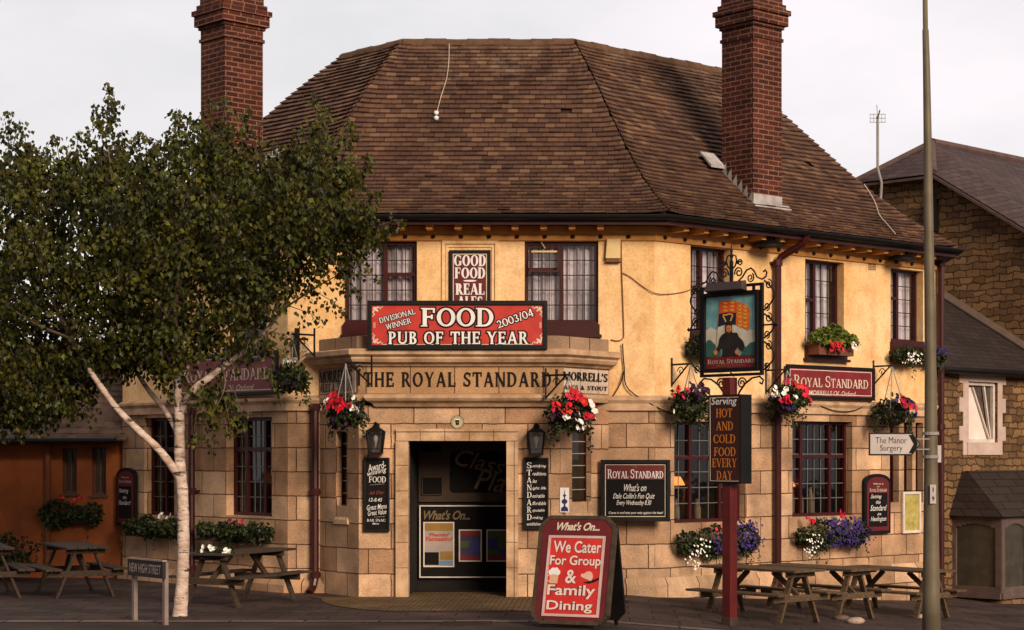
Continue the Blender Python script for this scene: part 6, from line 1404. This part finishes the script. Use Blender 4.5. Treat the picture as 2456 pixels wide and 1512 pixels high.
# dark bark scars
bt_ = BARK.node_tree; bb_ = bt_.nodes['Principled BSDF']; src = bb_.inputs['Base Color'].links[0].from_socket
co_ = nd(bt_, 'ShaderNodeTexCoord'); mp_ = nd(bt_, 'ShaderNodeMapping', Scale=(3.2, 3.2, 15)); nz_ = nd(bt_, 'ShaderNodeTexNoise', Scale=1.0, Detail=4, Roughness=.7); rp_ = nd(bt_, 'ShaderNodeValToRGB'); rp_.color_ramp.elements[0].position = .56; rp_.color_ramp.elements[1].position = .63
mix_ = nd(bt_, 'ShaderNodeMix', data_type='RGBA'); mix_.inputs[7].default_value = (.035, .02, .014, 1)
bt_.links.new(co_.outputs['Object'], mp_.inputs[0]); bt_.links.new(mp_.outputs[0], nz_.inputs[0]); bt_.links.new(nz_.outputs[0], rp_.inputs[0]); bt_.links.new(rp_.outputs[0], mix_.inputs[0]); bt_.links.new(src, mix_.inputs[6]); bt_.links.new(mix_.outputs[2], bb_.inputs['Base Color'])
crown = [(-150, 520), (-130, 400), (-60, 380), (0, 352), (40, 320), (62, 335), (80, 372), (118, 388), (165, 372), (205, 352), (230, 300), (245, 250), (272, 262), (288, 310), (312, 345), (350, 356), (392, 330), (415, 292), (450, 290), (475, 300), (520, 282), (560, 275), (600, 300), (622, 350), (655, 372), (690, 360), (722, 345), (765, 292), (795, 300), (842, 335), (850, 375), (872, 400), (870, 440), (902, 478), (905, 520), (935, 545), (905, 575), (870, 580), (868, 630), (832, 662), (790, 640), (765, 668), (700, 742), (655, 742), (630, 780), (662, 800), (680, 845), (620, 872), (560, 880), (515, 925), (560, 950), (565, 1000), (500, 1045), (470, 1005), (440, 960), (400, 930), (340, 880), (250, 930), (190, 1000), (60, 1030), (-60, 1010), (-150, 850)]
def inside(x, y):
    r_ = False; n = len(crown)
    for i in range(n):
        (x0, y0), (x1, y1) = crown[i], crown[(i + 1) % n]
        if (y0 > y) != (y1 > y) and x < (x1 - x0) * (y - y0) / (y1 - y0) + x0: r_ = not r_
    return r_
def edged(x, y):
    m_ = 1e9
    for i in range(len(crown)):
        a, b = Vector(crown[i]), Vector(crown[(i + 1) % len(crown)]); d = b - a; s = max(0, min(1, (Vector((x, y)) - a).dot(d) / d.length_squared)); m_ = min(m_, (a + d * s - Vector((x, y))).length)
    return m_
lr_ = random.Random(5); lv = MB(); tw_ = MB(); nc = 0
while nc < 2050:
    x, y = lr_.uniform(-150, 935), lr_.uniform(250, 1045)
    if not inside(x, y): continue
    e = edged(x, y); dm = min(1.7, .25 + e / 110)
    dy = lr_.uniform(-1, 1) * dm
    if e < 26 and lr_.random() < .3: continue
    if y < 440 and lr_.random() < .42 * (1 - (y - 250) / 190): continue
    if y < 420 and x < 330 and lr_.random() < .35: continue
    # holes through which the wall and sky show
    if math.sin(x * .021 + 1) + math.sin(y * .027 + x * .009) + .6 * math.sin(x * .06 + y * .05) < -1.75 and lr_.random() < .7: continue
    if 180 < x < 480 and y > 880 and lr_.random() < .8: continue
    if x > 440 and y > 700 and lr_.random() < .5: continue
    if x > 620 and y > 640 and lr_.random() < .5: continue
    q = at(x, y, TY); c = Vector((q.x - tb.x, dy, q.z - tb.z)); nc += 1
    tip = c + Vector((lr_.uniform(-.12, .12), lr_.uniform(-.12, .12), lr_.uniform(-.22, .16))); tw_.tube([c, c.lerp(tip, .5) + Vector((0, 0, .03)), tip], [.005, .004, .002], 4)
    sp = min(26, 9 + e * .3) / ks
    for k in range(28 if e > 18 else 14):
        s = lr_.random(); p = c.lerp(tip, s) + Vector((lr_.gauss(0, sp * .62), lr_.gauss(0, sp * .8), lr_.gauss(0, sp * .62)))
        leafmesh(lv, p, .070, lr_, droop=.75)

# wispy upright and drooping sprays round the edge of the crown
for px, py, ang, L_ in ((48, 335, 95, .35), (62, 345, 80, .3), (248, 275, 92, .5), (255, 300, 80, .45), (240, 310, 105, .4), (118, 390, 90, .25), (312, 352, 75, .3), (410, 300, 95, .35), (425, 300, 80, .25), (460, 296, 85, .2), (520, 284, 95, .25), (556, 280, 80, .25), (590, 295, 70, .25), (765, 300, 95, .45), (775, 310, 80, .35), (842, 340, 85, .3), (868, 400, 50, .25), (900, 480, 45, .2), (925, 540, 20, .3), (865, 575, -20, .3), (862, 625, -40, .35), (825, 650, -50, .4), (780, 640, -45, .35), (740, 690, -30, .5), (700, 735, -20, .4), (655, 800, -10, .35), (670, 840, -30, .3), (620, 860, -60, .35), (560, 950, -70, .4), (555, 990, -80, .3), (505, 1030, -80, .25), (480, 1000, -95, .3), (150, 375, 100, .3), (20, 345, 90, .3), (200, 355, 85, .25), (640, 365, 80, .25), (700, 355, 90, .25), (720, 345, 75, .25), (340, 350, 90, .25)):
    q = at(px, py, TY); c0 = Vector((q.x - tb.x, lr_.uniform(-.5, .5), q.z - tb.z)); dv = Vector((math.cos(R(ang)), lr_.uniform(-.2, .2), math.sin(R(ang)))); side = Vector((-dv.z, 0, dv.x))
    tip = c0 + dv * L_ + Vector((0, 0, -.06)); tw_.tube([c0 - dv * .15, c0 + dv * L_ * .5, tip], [.006, .004, .002], 4)
    for k in range(int(L_ * 90)):
        s = lr_.random() ** .8; leafmesh(lv, c0.lerp(tip, s) + side * lr_.gauss(0, .10 * (1.15 - s)) + Vector((0, lr_.gauss(0, .08), 0)), .068, lr_, droop=.9)
tw_.build('twigs', TWIG, birch); lv.build('crown', LEAF, birch)
# shrub by the orange wing
t = thing('shrub', 'low dark shrub against the orange wing at the far left', 'shrub', (PLW.uz(20, 1350)[0], 29.9, 0)); m_ = MB(); r_ = random.Random(8)
for k in range(1500): p = ballpt(r_, .8, .45, .42, .3); leafmesh(m_, (p.x, p.y, p.z + .42), .07, r_)
m_.build('foliage', FOL, t); MB().tube([(0, 0, 0), (.05, 0, .3), (-.05, 0, .6)], .03, 6).build('stem', TWIG, t)
# flower trough on the bench near the trunk
t = thing('flower_trough', 'small trough of white flowers on the dark picnic table right of the birch trunk', 'planter', (-5.1, 24.75, .64)); MB().box(-.2, .2, -.08, .08, 0, .08).build('trough', BLACK, t); m_ = MB(); m2 = MB()
for k in range(160): leafmesh(m_, (r_.uniform(-.22, .22), r_.uniform(-.1, .1), r_.uniform(.06, .16)), .05, r_)
for k in range(12): flowermesh(m2, (r_.uniform(-.2, .2), -.1, r_.uniform(.08, .18)), .03, r_)
m_.build('foliage', FOL, t); m2.build('white_blossoms', FWHITE, t)

# street furniture in the pavement and litter of fallen leaves
dc = ground_at(1120, 1497); t = MB(); t.box(-.3, .3, -.22, .22, -.05, .014)
for k in range(7): t.box(-.26 + k * .08, -.22 + k * .08, -.18, .18, .0145, .019)
tag(t.build('drain_cover', M('drain_iron', (.03, .02, .017), (.015, .01, .009), metal=.4, rough=.6), None, dc, .03), 'dark iron drain cover in the ground before the door', 'drain cover')
fl_ = MB()
for k in range(260):
    x = r_.uniform(-8, 5); y = r_.uniform(22.0, 26); z = gzz(x) + .016; a = r_.uniform(0, 6.28); s = r_.uniform(.015, .035)
    fl_.face([(x + s * math.cos(a), y + s * math.sin(a), z), (x - s * .5 * math.sin(a), y + s * .5 * math.cos(a), z + .004), (x - s * math.cos(a), y - s * math.sin(a), z), (x + s * .5 * math.sin(a), y - s * .5 * math.cos(a), z + .003)])
tag(fl_.build('fallen_leaves', M('fallen_leaf', (.16, .085, .03), (.07, .035, .015), isl=.6)), 'scattered small dry leaves on the pavement', 'leaves', kind='stuff')
bpy.context.view_layer.update()
